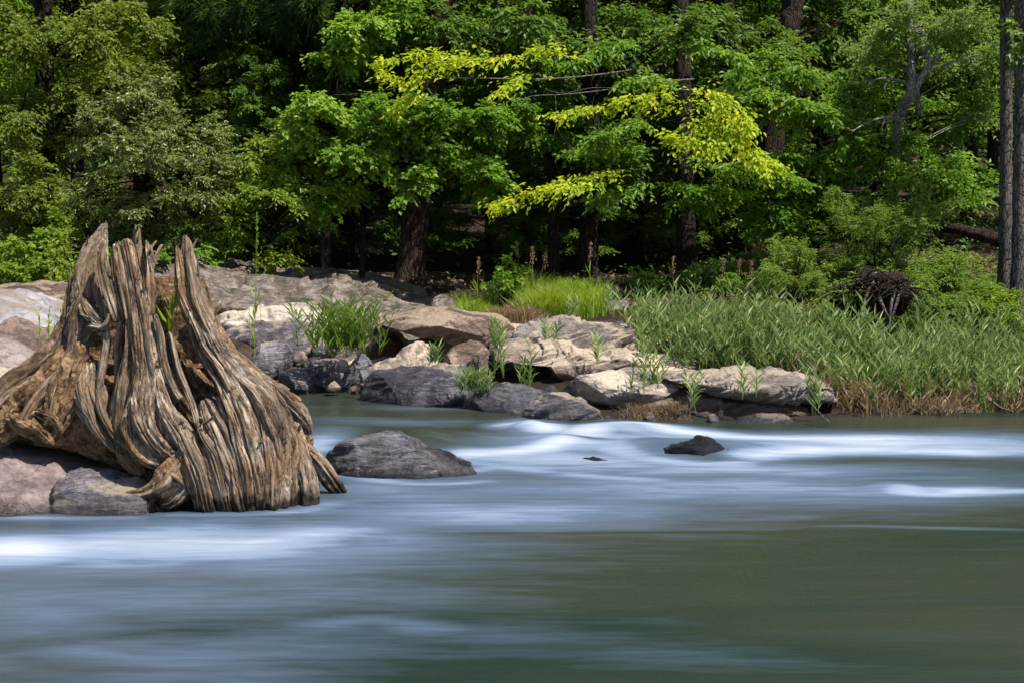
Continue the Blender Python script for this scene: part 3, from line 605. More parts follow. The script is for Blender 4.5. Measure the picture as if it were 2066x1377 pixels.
ST = [
 # centre pillar flowing down to the knotted root
 ("root_ridge", [(253, 482, 20, .20), (257, 500, 28, .22), (265, 536, 30, .24), (279, 606, 38, .28), (290, 680, 50, .32), (300, 755, 64, .36), (296, 815, 86, .40), (304, 862, 104, .42), (328, 903, 84, .44), (362, 930, 42, .45)], .62, .34, 64),
 ("root_ridge", [(262, 640, 20, .26), (264, 708, 30, .30), (253, 792, 44, .32), (250, 862, 52, .33), (262, 922, 46, .32), (290, 955, 24, .30)], .8, .32, 40),
 ("root_ridge", [(246, 850, 16, .42), (262, 880, 20, .46), (290, 915, 18, .46), (320, 938, 10, .44)], .8, .3, 26),
 ("root_ridge", [(268, 800, 14, .44), (280, 850, 22, .49), (310, 900, 22, .50), (350, 930, 12, .48)], .8, .3, 26),
 ("root_ridge", [(320, 790, 14, .42), (332, 830, 26, .46), (360, 880, 26, .48), (376, 915, 14, .48)], .8, .34, 30),
 ("strand", [(304, 636, 10, .30), (310, 699, 15, .33), (323, 769, 18, .38), (342, 824, 22, .42), (372, 864, 26, .45), (400, 913, 26, .48), (430, 968, 24, .49), (446, 1012, 14, .48)], .9, .3, 30),
 ("broken_strand", [(314, 640, 11, .33), (322, 670, 15, .34), (328, 710, 15, .35), (337, 750, 16, .37), (350, 785, 17, .39), (364, 806, 20, .40)], .9, .3, 28),
 ("strand", [(342, 668, 10, .26), (357, 736, 15, .30), (376, 787, 14, .35), (390, 820, 13, .39), (400, 855, 12, .42)], .9, .25, 26),
 ("splinter", [(403, 860, 8, .46), (415, 852, 7, .49), (431, 840, 6, .50)], .9, .1, 16),
 # right spike
 ("spike", [(373, 478, 8, .16), (377, 492, 22, .17), (382, 541, 38, .20), (388, 578, 42, .22), (399, 620, 44, .24), (420, 671, 46, .27), (444, 718, 52, .31), (482, 762, 62, .34), (514, 800, 72, .37), (537, 850, 74, .40), (550, 910, 68, .42), (553, 970, 60, .43), (550, 1040, 54, .42)], .7, .34, 60),
 ("spike", [(359, 502, 10, .18), (364, 540, 24, .20), (370, 600, 28, .23), (394, 662, 30, .27), (418, 718, 36, .31), (447, 764, 42, .35), (470, 806, 52, .39), (490, 862, 60, .43), (506, 931, 56, .46), (520, 1030, 46, .46)], .8, .34, 48),
 ("strand", [(362, 560, 8, .26), (366, 596, 12, .28), (391, 652, 13, .32), (411, 700, 14, .35), (446, 748, 16, .38), (468, 790, 14, .41)], .9, .2, 22),
 ("strand", [(350, 590, 16, .0), (352, 640, 24, .02), (364, 700, 28, .05), (392, 755, 34, .10), (424, 800, 36, .18), (450, 840, 34, .26)], .7, .35, 34, M_ROT),
 ("strand", [(330, 700, 14, .08), (345, 760, 22, .16), (372, 815, 34, .28), (400, 850, 34, .32), (430, 880, 20, .36)], .7, .35, 34, M_ROT),
 # right flank
 ("splinter", [(443, 686, 7, .14), (455, 702, 13, .18), (475, 726, 17, .22), (505, 758, 26, .27)], .7, .3, 26),
 ("splinter", [(470, 706, 8, .10), (488, 722, 16, .14), (510, 745, 22, .18), (534, 775, 26, .22)], .7, .3, 26),
 ("root_ridge", [(490, 758, 26, .26), (525, 774, 40, .28), (560, 800, 46, .26), (592, 830, 44, .20), (612, 856, 30, .16), (626, 876, 8, .13)], .75, .38, 44),
 ("root_ridge", [(505, 770, 34, .30), (540, 800, 46, .34), (566, 850, 48, .36), (580, 900, 46, .36), (578, 960, 44, .37), (575, 1040, 40, .36)], .7, .36, 48),
 ("root_ridge", [(592, 850, 22, .20), (597, 885, 34, .24), (601, 922, 44, .27), (612, 978, 54, .30), (618, 1040, 58, .32)], .75, .28, 48),
 ("root_ridge", [(606, 896, 20, .06), (640, 930, 34, .04), (668, 966, 34, .02), (692, 1000, 22, .0)], .7, .36, 36),
 ("root_ridge", [(440, 705, 18, .22), (470, 752, 34, .27), (500, 800, 44, .34), (518, 850, 46, .40), (528, 905, 40, .45), (534, 960, 34, .47), (530, 1030, 28, .46)], .8, .34, 40),
 # lower front fans
 ("root_ridge", [(412, 806, 20, .34), (424, 830, 42, .38), (444, 866, 52, .43), (462, 915, 56, .47), (478, 965, 54, .49), (492, 1040, 46, .48)], .72, .38, 52),
 ("root_ridge", [(440, 800, 14, .36), (452, 820, 26, .40), (476, 880, 30, .45), (494, 940, 28, .50), (506, 1020, 22, .50)], .9, .34, 30),
 ("root_ridge", [(350, 832, 14, .44), (366, 866, 26, .47), (384, 905, 36, .50), (402, 950, 38, .52), (418, 1010, 32, .52), (424, 1040, 26, .51)], .8, .34, 44),
 ("root_ridge", [(368, 900, 16, .50), (376, 930, 25, .52), (388, 965, 27, .53), (398, 1000, 20, .53), (402, 1030, 12, .52)], .9, .3, 32),
 ("root_ridge", [(402, 862, 16, .42), (418, 890, 30, .46), (434, 925, 36, .49), (450, 975, 36, .50), (460, 1040, 30, .49)], .8, .36, 40),
 ("strand", [(398, 852, 8, .44), (410, 880, 12, .50), (432, 915, 14, .52), (446, 960, 14, .53), (454, 1005, 10, .53)], .9, .2, 20),
 ("strand", [(520, 820, 10, .42), (530, 860, 14, .46), (536, 910, 14, .49), (540, 960, 14, .49), (544, 1020, 10, .48)], .9, .2, 20),
 ("strand", [(560, 838, 10, .38), (566, 880, 13, .41), (566, 930, 13, .42), (564, 990, 12, .41), (562, 1030, 10, .40)], .9, .2, 20),
 # knotted root end in front
 ("knotted_root", [(384, 890, 20, .44), (370, 920, 34, .47), (356, 948, 52, .50), (338, 972, 60, .52), (312, 988, 36, .52), (284, 996, 22, .52), (256, 998, 15, .52), (226, 997, 9, .52)], .75, .34, 48),
 ("knot", [(322, 946, 12, .50), (334, 952, 26, .53), (352, 962, 34, .55), (366, 975, 20, .54), (374, 986, 8, .52)], .7, .5, 30),
 ("knotted_root", [(372, 950, 30, .46), (368, 985, 40, .50), (345, 1012, 28, .52), (322, 1016, 14, .52)], .8, .3, 36),
 ("root_tip", [(312, 1000, 14, .53), (302, 1015, 11, .54), (290, 1042, 7, .55)], .8, .2, 20),
 ("root_tip", [(240, 1003, 14, .48), (262, 1014, 18, .49), (300, 1022, 14, .50), (330, 1034, 12, .50)], .8, .2, 20, M_ROT),
 # left plates and spikes
 ("plate", [(210, 456, 14, .02), (203, 474, 34, .03), (190, 506, 58, .05), (181, 550, 72, .06), (176, 600, 76, .07), (166, 650, 64, .08), (150, 690, 54, .12)], .38, .14, 52),
 ("spike", [(211, 486, 12, .16), (209, 500, 20, .17), (207, 530, 25, .18), (214, 569, 24, .19), (228, 612, 28, .20), (240, 650, 26, .20)], .75, .3, 36),
 ("plate", [(234, 500, 18, .06), (238, 530, 34, .08), (243, 570, 38, .10), (254, 620, 36, .12), (262, 672, 28, .12)], .5, .3, 40),
 ("spike", [(274, 457, 6, -.05), (277, 470, 16, -.04), (281, 513, 20, -.02), (290, 570, 26, .0), (300, 640, 34, .02)], .8, .3, 30),
 ("spike", [(297, 490, 8, .0), (299, 505, 16, .02), (303, 540, 20, .05), (304, 585, 26, .08), (306, 640, 28, .1)], .8, .34, 30),
 ("splinter", [(327, 493, 6, -.02), (318, 510, 9, .0), (307, 540, 10, .03), (302, 570, 10, .05)], .8, .2, 18),
 ("splinter", [(304, 494, 4, .06), (307, 510, 6, .08), (311, 530, 4, .09)], .8, .1, 14),
 ("splinter", [(316, 486, 4, .0), (308, 496, 6, .02), (302, 508, 5, .04)], .8, .1, 14),
 ("splinter", [(398, 482, 3, .15), (392, 494, 5, .16), (385, 508, 6, .17)], .8, .1, 14),
 ("splinter", [(284, 462, 2, .0), (281, 472, 4, .0), (279, 486, 5, .0)], .8, .1, 12),
 # cavity rim, knots
 ("knot", [(160, 590, 8, .06), (170, 612, 22, .13), (184, 636, 30, .16), (200, 652, 26, .17), (214, 660, 10, .14)], .7, .5, 30), ("knot", [(168, 660, 8, .10), (182, 656, 20, .17), (202, 660, 20, .19), (216, 668, 8, .18)], .7, .5, 26),
 ("strand", [(152, 560, 6, .05), (160, 590, 14, .12), (150, 625, 18, .15), (148, 665, 20, .17), (140, 705, 18, .19), (120, 745, 12, .20)], .8, .3, 26),
 ("strand", [(196, 560, 6, .08), (200, 600, 14, .13), (212, 640, 16, .15), (214, 690, 20, .17), (206, 740, 18, .22), (200, 800, 16, .27), (214, 850, 12, .30)], .8, .3, 26),
 ("splinter", [(222, 618, 6, .2), (219, 640, 9, .22), (210, 656, 9, .23), (198, 664, 7, .23)], .8, .2, 18),
 ("root_ridge", [(146, 560, 10, .04), (142, 620, 22, .06), (134, 665, 34, .08), (112, 708, 46, .10), (76, 744, 56, .12), (36, 776, 62, .14), (0, 812, 60, .16), (-50, 860, 50, .16)], .7, .34, 50),
 ("root_ridge", [(150, 690, 30, .12), (122, 738, 56, .16), (84, 785, 70, .20), (44, 826, 72, .23), (12, 862, 56, .24), (-30, 890, 40, .24)], .7, .38, 54, M_ROT),
 ("root_ridge", [(168, 690, 30, .12), (152, 730, 58, .17), (136, 785, 70, .21), (118, 835, 60, .24), (104, 872, 40, .26), (90, 895, 18, .26)], .7, .4, 50, M_ROT),
 ("root_ridge", [(176, 715, 20, .10), (176, 760, 50, .18), (186, 805, 66, .24), (206, 850, 54, .28), (236, 888, 32, .30), (262, 916, 12, .30)], .7, .4, 52),
 ("knotted_root", [(20, 836, 16, .28), (34, 850, 34, .30), (66, 864, 36, .31), (92, 886, 24, .31), (108, 900, 10, .3)], .8, .4, 34, M_ROT),
 ("knotted_root", [(62, 826, 12, .28), (86, 836, 26, .30), (110, 848, 28, .30), (120, 870, 14, .3)], .8, .4, 30, M_ROT),
 ("strand", [(150, 700, 8, .14), (118, 752, 20, .22), (78, 800, 24, .27), (48, 846, 20, .30), (30, 880, 10, .28)], .8, .34, 26),
 ("strand", [(176, 720, 8, .14), (166, 770, 22, .24), (176, 820, 24, .29), (196, 866, 20, .33), (226, 900, 14, .34), (250, 920, 6, .33)], .8, .34, 26),
 ("strand", [(128, 740, 8, .18), (112, 790, 18, .26), (104, 830, 20, .30), (90, 860, 12, .31)], .8, .34, 22),
 ("strand", [(60, 770, 8, .16), (20, 800, 26, .22), (-30, 850, 30, .26)], .8, .34, 26),
 ("strand", [(196, 780, 8, .26), (206, 830, 16, .33), (228, 870, 16, .36), (262, 905, 12, .38)], .8, .34, 22),
 ("root_ridge", [(230, 900, 10, .22), (262, 920, 30, .24), (300, 945, 34, .26), (330, 985, 30, .28), (340, 1030, 26, .28)], .8, .4, 36, M_ROT),
 ("strand", [(244, 640, 6, .20), (236, 700, 14, .22), (240, 770, 18, .25), (228, 830, 18, .29), (240, 880, 14, .32)], .8, .3, 22),
 # right horn
 ("knot", [(398, 590, 20, .14), (410, 620, 34, .14), (420, 650, 34, .14), (430, 672, 18, .14)], .7, .5, 32),
 ("horn", [(446, 605, 4, .12), (442, 618, 10, .13), (434, 632, 12, .13), (420, 644, 16, .13)], .8, .2, 20),
]
for k, s_ in enumerate(ST):
    nm, pts, fl_, flu, seg = s_[:5]
    strand(nm, pts, 11 + k * 3, fl_, flu, seg, max(26, min(120, int(len(pts) * 13))), mat=(s_[5] if len(s_) > 5 else None))

q_ = np.random.default_rng(2024)
for k in range(58):
    src = ST[int(q_.choice([i for i, e in enumerate(ST) if len(e[1]) >= 5]))]
    a = np.array(src[1], float); a = a[(a[:, 1] < 1000)]
    t = q_.uniform(.03, .85) if k % 3 else q_.uniform(0, .2)
    c0 = catmull(a, 60); i0 = int(t * 50); b = c0[i0]; b2 = c0[min(59, i0 + int(q_.integers(4, 11)))]
    sd = q_.choice([-1, 1]); L_ = q_.uniform(.6, 1.0); w0 = q_.uniform(4, 9)
    off = b[2] * .38 * sd
    up_ = b + (b - b2) * L_ * .7; lift = q_.uniform(.0, .05)
    strand("splinter", [(b2[0] + off, b2[1], w0 * .5, b2[3] + .01), ((b[0] + b2[0]) / 2 + off * 1.1, (b[1] + b2[1]) / 2, w0, b[3] + .02), (b[0] + off * 1.25, b[1], w0 * .8, b[3] + .03 + lift * .4), (up_[0] + off * 1.6 + q_.normal() * 4, up_[1], 1.5, b[3] + .02 + lift)], 700 + k, .6, .2, 10, 22)
# ------------------------------------------------------------------ foliage
def leaf_arrays(pos, d, nrm, L, Wd, tint, fold=.18):
    n = len(pos); d = nrmz(d); s = nrmz(np.cross(d, nrm)); u = np.cross(s, d)
    L = np.broadcast_to(L, (n,))[:, None]; Wd = np.broadcast_to(Wd, (n,))[:, None]
    b = pos; t = pos + d * L - u * L * .12
    l = pos + d * L * .42 - s * Wd * .5 + u * L * fold * .5
    r = pos + d * L * .42 + s * Wd * .5 + u * L * fold * .5
    v = np.stack([b, r, t, l], 1).reshape(-1, 3)
    i = np.arange(n)[:, None] * 4
    f = np.concatenate([i + np.array([[0, 1, 2]]), i + np.array([[0, 2, 3]])], 1).reshape(-1, 3)
    return v, f, np.repeat(tint, 4)
class Leaves:
    def __init__(s): s.v, s.f, s.t, s.n = [], [], [], 0
    def add(s, v, f, t): s.v.append(v); s.f.append(f + s.n); s.t.append(t); s.n += len(v)
    def mesh(s, name, mat, org=(0, 0, 0)):
        v = np.concatenate(s.v) - np.array(org); return mesh_data(name, v, np.concatenate(s.f), mat, False, {"tint": ('FLOAT', np.concatenate(s.t))})
    def obj(s, name, mat, parent=None, origin=None):
        org = np.array(origin if origin is not None else (parent.location if parent is not None else (0, 0, 0)), float)
        o = bpy.data.objects.new(name, s.mesh(name, mat, org)); o.location = org; return link(o, parent)
def spray(lv, branch, r_, ntw, twl, lpt, L, asp=.55, start=.25, droop=.25, flat=.35, tbase=.45, tj=.12):
    """leafy twigs on both sides of a branch polyline"""
    m = len(branch); t = start + (1 - start) * r_.random(ntw) ** .8; i = t * (m - 1); i0 = np.minimum(i.astype(int), m - 2); f = (i - i0)[:, None]
    p = branch[i0] * (1 - f) + branch[i0 + 1] * f; d = nrmz(branch[i0 + 1] - branch[i0])
    side = np.where(r_.random(ntw) < .5, 1, -1)[:, None]
    h = nrmz(np.cross(d, [0, 0, 1.])) * side
    td = nrmz(d * r_.uniform(.3, 1.0, (ntw, 1)) + h * r_.uniform(.4, 1.1, (ntw, 1)) + r_.normal(size=(ntw, 3)) * np.array([.3, .3, flat]))
    tl = twl * (1.1 - .55 * t) * r_.uniform(.6, 1.2, ntw)
    u = (np.arange(lpt) + .6) / lpt
    q = p[:, None] + td[:, None] * (tl[:, None] * u)[..., None]
    q[..., 2] -= droop * tl[:, None] * u ** 2
    q = q + r_.normal(size=q.shape) * L * .18
    sgn = np.where(np.arange(lpt) % 2, 1, -1)[None, :, None]
    th = nrmz(np.cross(td, [0, 0, 1.]))[:, None]
    ld = td[:, None] * .8 + th * sgn * .8 + r_.normal(size=q.shape) * .3; ld[..., 2] -= .25 + r_.random(ld.shape[:2]) * .4
    nn = np.zeros_like(q); nn[..., 2] = 1; nn[..., 1] = -.35; nn = nn + r_.normal(size=q.shape) * .42
    tw = np.repeat(np.clip(tbase + r_.normal(size=ntw) * tj, 0, 1)[:, None], lpt, 1) + r_.normal(size=(ntw, lpt)) * .14
    N = ntw * lpt; Ls = L * r_.uniform(.7, 1.2, N)
    lv.add(*leaf_arrays(q.reshape(N, 3), ld.reshape(N, 3), nn.reshape(N, 3), Ls, Ls * asp, np.clip(tw.reshape(N), 0, 1)))
def branch_path(a, b, r_, sag=.15, n=9):
    t = np.linspace(0, 1, n)[:, None]; L = np.linalg.norm(b - a)
    p = a * (1 - t) + b * t; p[:, 2] += (np.sin(t[:, 0] * pi) * sag * L)
    w_ = np.cumsum(r_.normal(size=(n, 3)) * L * .02, 0); w_ -= w_[:1]; return p + w_ * t
def trunk_near(tr, z):
    k = np.argmin(np.abs(tr[:, 2] - z)); return tr[k]
def tree(name, label, trunk_px, Yt, r0, r1, blobs, leaf, lm, bark, L=.07, asp=.6, ntw=14, twl=.38, lpt=9, seed=0, group=None, cat="tree", crown2=None, droop=.25, flat=.35, limb_r=.02, ztop=None, tb=.45, forks=()):
    """blobs: (px, py, rx px, ry px, Y, dY m, branches[, tint])"""
    r_ = np.random.default_rng(seed + 500)
    tp = [P(x, y, Yt if len(q) == 0 else q[0]) for x, y, *q in trunk_px]
    gz = float(ground_z(np.array([tp[0][0]]), np.array([tp[0][1]]))[0]); tp[0] = np.array([tp[0][0], tp[0][1], gz - .1])
    if ztop: tp.append(tp[-1] + (tp[-1] - tp[-2]) / np.linalg.norm(tp[-1] - tp[-2]) * (ztop - tp[-1][2]))
    tr = catmull(np.array(tp), 40)
    tz = np.linspace(0, 1, 40); rad = r0 + (r1 - r0) * tz + r0 * .5 * np.exp(-tz * 22)
    root = empty(name, (tp[0][0], tp[0][1], gz)); tag(root, label, cat, group)
    items = [(tr, rad, 14 if r0 > .08 else 8, .25)]; lv = Leaves()
    for fk, fa, fb in forks: items.append((catmull(np.array([P(*q) for q in fk]), 18), np.linspace(fa, fb, 18), 8, .2))
    for bl in blobs:
        px, py, rx, ry, Yb, dY, nb = bl[:7]; t0 = bl[7] if len(bl) > 7 else tb
        c = P(px, py, Yb); RX, RZ = M(rx, Yb), M(ry, Yb)
        for k in range(nb):
            v = nrmz(r_.normal(size=3)) * r_.uniform(.55, 1.0); tip = c + v * np.array([RX, dY, RZ])
            base = trunk_near(tr, tip[2] - np.linalg.norm((tip - trunk_near(tr, tip[2]))[:2]) * .35)
            inner = c + (tip - c) * .15; inner[2] -= RZ * .2
            near = np.linalg.norm(base - c) < 1.2
            if k % 3 == 0 or near:
                bp = np.vstack([branch_path(base, inner, r_, .06, 6)[:-1], branch_path(inner, tip, r_, .08, 6)])
                items.append((bp, np.linspace(limb_r, .004, len(bp)), 5, 0))
            bp = branch_path(inner - (tip - inner) * .2, tip, r_, .08, 7)
            if k % 3: items.append((bp, np.linspace(limb_r * .4, .003, 7), 4, 0))
            spray(lv, bp, r_, ntw, twl, lpt, L, asp, .1, droop, flat, t0)
    v, f = tubes_mesh(items); mesh_obj("trunk", v, f, bark, root)
    if blobs: lv.obj("crown", leaf, root)
    return root

# left trees
tree("broadleaf_tree", "dull green leafy tree filling the top left corner", [(95, 520), (92, 300), (88, 0)], 18, .13, .09,
     [(50, 70, 120, 80, 17, .8, 16), (190, 60, 90, 60, 17.2, .7, 10, .6), (40, 220, 90, 80, 16.8, .6, 12), (150, 200, 90, 60, 17.3, .6, 9), (40, 370, 90, 70, 16.6, .6, 12), (150, 400, 90, 50, 16.8, .6, 8), (90, 300, 80, 50, 17.5, .6, 8), (60, 450, 110, 30, 17, .5, 7), (290, 40, 60, 50, 17.5, .5, 6, .6), (60, -60, 160, 60, 17.5, 1, 10)],
     L_DULL, L_DULL, M_BARK, .06, .6, 18, .38, 11, 1, ztop=7)
tree("small_leaved_tree", "rounded grey olive small leaved tree behind the stump", [(296, 545), (296, 400), (300, 230)], 15.8, .035, .015,
     [(300, 190, 110, 60, 15.7, .5, 16), (210, 260, 80, 80, 15.5, .5, 15), (390, 265, 90, 70, 15.5, .5, 15), (300, 300, 130, 70, 15.1, .5, 22), (190, 370, 70, 80, 15.5, .5, 12), (430, 350, 70, 80, 15.5, .5, 14), (310, 400, 150, 60, 15.2, .5, 20, .35), (330, 480, 120, 35, 15.5, .4, 10, .3)],
     L_OLIVE, L_OLIVE, M_BARK, .036, .6, 26, .26, 13, 2, limb_r=.012)
tree("pine_tree", "pine with soft needle tufts hanging in at the top", [(600, 520), (592, 170), (580, 60)], 20, .11, .10,
     [(430, 20, 90, 40, 19, .6, 12), (560, 25, 100, 45, 19, .6, 14), (500, -40, 200, 50, 19.5, 1, 14), (640, 10, 50, 40, 18.5, .4, 7)],
     L_NEEDLE, L_NEEDLE, M_PINE, .13, .05, 26, .22, 16, 3, ztop=8, flat=.9)
tree("pine_trunk_tree", "slim dark leaning trunk beside the tufted pine", [(520, 500), (550, 160), (585, 0)], 21, .10, .09, [(560, -60, 160, 60, 21, 1, 10)], L_DARK, L_DARK, M_BARK, .1, .6, 14, .45, 9, 4, ztop=8)
tree("reddish_tree", "straight reddish trunk at upper left above the olive tree", [(292, 480), (288, 240), (284, 0)], 24, .18, .16, [(300, -70, 200, 80, 24, 1.3, 12)], L_DARK, L_DARK, M_PINE, .12, .6, 14, .5, 9, 5, ztop=9)
tree("reddish_tree", "straight reddish trunk above the light green maple leaves", [(690, 500), (684, 240), (680, 0)], 23, .17, .16, [(700, -70, 180, 80, 23, 1.3, 12)], L_DARK, L_DARK, M_PINE, .12, .6, 14, .5, 9, 6, ztop=9)
# centre maple
tree("maple_tree", "young maple with bright green layered leaves left of centre", [(728, 540), (735, 380), (760, 200)], 16.3, .045, .02,
     [(640, 235, 70, 55, 15.4, .5, 15, .85), (600, 320, 60, 60, 15.6, .5, 10, .7), (720, 310, 90, 60, 15.3, .5, 15, .6), (820, 350, 60, 50, 15.4, .5, 9, .5), (860, 250, 90, 50, 15.6, .5, 18), (950, 240, 90, 50, 15.8, .5, 14), (900, 320, 80, 35, 15.6, .5, 10), (760, 250, 70, 50, 15.5, .5, 12, .6), (985, 360, 50, 45, 15.4, .4, 9), (800, 210, 90, 40, 15.9, .5, 9, .4), (1040, 240, 70, 50, 16.2, .5, 8, .3), (690, 400, 80, 30, 15.6, .5, 6, .4)],
     L_MAPLE, L_MAPLE, M_BARK, .058, .8, 19, .3, 11, 7, limb_r=.016)
tree("maple_tree", "taller maple with pale green leaves at the top edge", [(655, 540), (660, 300), (690, 60)], 17.8, .06, .03,
     [(720, 60, 80, 40, 16.5, .5, 12, .85), (680, 110, 60, 30, 16.6, .5, 6, .8), (800, 30, 60, 40, 17, .5, 7, .5), (750, -20, 100, 40, 17, .6, 8)],
     L_MAPLE, L_MAPLE, M_BARK, .06, .75, 19, .32, 11, 8, limb_r=.018, ztop=4.9)
tree("low_shrubby_tree", "low yellowish green shrubby tree under the maple beside the dark hollow", [(540, 560), (545, 420), (560, 300)], 15.9, .03, .012,
     [(520, 310, 50, 60, 15.6, .4, 9, .8), (560, 390, 80, 40, 15.3, .4, 10, .55), (640, 380, 90, 30, 15.5, .5, 8, .5), (470, 430, 70, 50, 15.6, .4, 9, .4), (600, 440, 70, 25, 15.6, .4, 5, .3), (560, 525, 50, 14, 15.3, .3, 5, .7), (480, 500, 60, 30, 15.6, .4, 6, .4)],
     L_LIME, L_LIME, M_BARK, .055, .5, 13, .3, 9, 9, limb_r=.012)
tree("big_pine", "thick rough barked trunk rising from the end of the outcrop", [(826, 578), (840, 420), (868, 200), (902, 0)], 17.3, .17, .14, [(950, -120, 330, 110, 18.5, 2, 26), (700, -160, 250, 90, 19.5, 2, 18)], L_DARK, L_DARK, M_PINE, .13, .6, 15, .55, 9, 10, ztop=9)
tree("dark_tree", "straight nearly black trunk right of the yellow leaves' lower tip", [(1184, 560), (1190, 380), (1192, 200), (1188, 0)], 17.6, .115, .10,
     [(1150, 60, 140, 50, 18, .7, 12), (1080, 160, 100, 50, 17.2, .6, 9), (1000, 60, 120, 50, 18.2, .8, 12), (900, 40, 90, 50, 16.9, .5, 9, .5), (1190, 90, 50, 40, 16.6, .3, 6, .6), (1195, 260, 50, 40, 16.6, .3, 6, .5), (1380, 60, 60, 50, 16.2, .3, 8, .6), (1060, 30, 70, 40, 16.6, .4, 7, .6), (1230, 320, 80, 60, 17, .5, 9, .3), (1200, -130, 300, 100, 18.5, 2, 24), (1250, 130, 80, 60, 18, .7, 8)], L_DARK, L_DARK, M_BARK, .08, .55, 15, .4, 9, 11, ztop=9)
tree("grey_tree", "slender grey trunk between the two darkest trunks", [(1118, 545), (1115, 400), (1108, 250), (1080, 100)], 17.4, .075, .05, [(1100, -60, 140, 60, 18, .8, 8), (1090, 120, 70, 60, 17.0, .4, 8, .5), (1120, 260, 60, 60, 17.0, .4, 9, .4)], L_DARK, L_DARK, M_BARK, .09, .55, 14, .4, 9, 12, ztop=7)
tree("dark_tree", "broad dark trunk behind the golden leaf fan", [(1476, 565), (1472, 400), (1465, 150), (1460, 0)], 19, .17, .14,
     [(1320, 60, 150, 60, 18.2, .8, 14), (1480, 60, 120, 50, 18.2, .8, 12), (1560, 120, 90, 50, 17.8, .6, 9, .6), (1400, -130, 300, 100, 19, 2, 24), (1450, 170, 100, 40, 18, .6, 8)], L_DARK, L_BEECH, M_BARK, .08, .5, 15, .42, 9, 13, ztop=9)
tree("leaning_tree", "brown trunk leaning right in the upper right background", [(1535, 480), (1562, 250), (1590, 60), (1612, -60)], 18.6, .15, .13, [(1600, -110, 260, 90, 21, 1.5, 16), (1680, 40, 120, 60, 20, .8, 10)], L_DARK, L_DARK, M_PINE, .11, .55, 14, .45, 9, 14, ztop=8)
tree("green_beech", "glossy green beech spreading over the right bank", [(1640, 575), (1650, 400), (1660, 200)], 17, .06, .03,
     [(1560, 150, 110, 40, 16.4, .6, 10, .5), (1640, 215, 110, 40, 16, .6, 12, .6), (1740, 190, 90, 50, 16.3, .6, 10), (1780, 290, 110, 45, 15.8, .6, 13, .45), (1890, 350, 110, 40, 15.6, .6, 14, .5), (1960, 390, 60, 40, 15.5, .5, 8, .45), (1620, 330, 90, 50, 16, .6, 11, .5), (1700, 400, 120, 50, 16.2, .6, 12, .3), (1560, 400, 80, 50, 16, .5, 9, .4), (1580, 470, 70, 30, 16, .4, 6, .4), (1920, 220, 90, 60, 17, .6, 9, .2)],
     L_BEECH, L_BEECH, M_BARK, .067, .5, 17, .42, 11, 15, limb_r=.02)
tree("pale_forked_tree", "pale barked forked tree at upper right", [(1795, 540, 16.6), (1812, 255, 15.7), (1838, 180, 15.4), (1836, 60, 15.6)], 17, .05, .035,
     [(1830, 55, 100, 50, 15.6, .5, 15, .5), (1930, 60, 90, 55, 15.7, .5, 14, .5), (1780, 130, 50, 30, 15.7, .3, 5, .6), (1760, 100, 60, 45, 16.5, .4, 7, .5), (1930, 130, 60, 30, 16.4, .4, 6, .7), (2020, 110, 60, 60, 16.4, .4, 9, .5), (1860, -40, 150, 50, 17, .8, 10), (1990, 230, 50, 50, 16.6, .4, 6, .4)],
     L_GREY, L_GREY, M_PALE, .052, .5, 18, .34, 11, 16, limb_r=.006, ztop=5, forks=[([(1818, 232, 15.6), (1848, 180, 15.4), (1872, 135, 15.35), (1900, 108, 15.3)], .04, .022), ([(1880, 128, 15.35), (1860, 95, 15.4), (1862, 60, 15.4)], .03, .015), ([(1856, 232, 15.8), (1850, 190, 15.7), (1846, 150, 15.6)], .035, .025)])
tree("grey_trunk_tree", "left of two grey trunks standing close together at the right edge", [(2028, 580), (2030, 300), (2030, 0)], 14.6, .066, .056, [(2030, -90, 120, 50, 14.8, .8, 8)], L_GREY, L_GREY, M_GREY, .07, .5, 14, .36, 9, 17, ztop=5.5)
tree("grey_trunk_tree", "right of two grey trunks, cut by the photo's right edge", [(2056, 590), (2060, 300), (2062, 0)], 14.3, .075, .066, [(2080, 60, 50, 70, 14.1, .4, 7), (2100, -90, 120, 50, 14.5, .8, 8)], L_GREY, L_GREY, M_GREY, .07, .5, 14, .36, 9, 18, ztop=5.5)

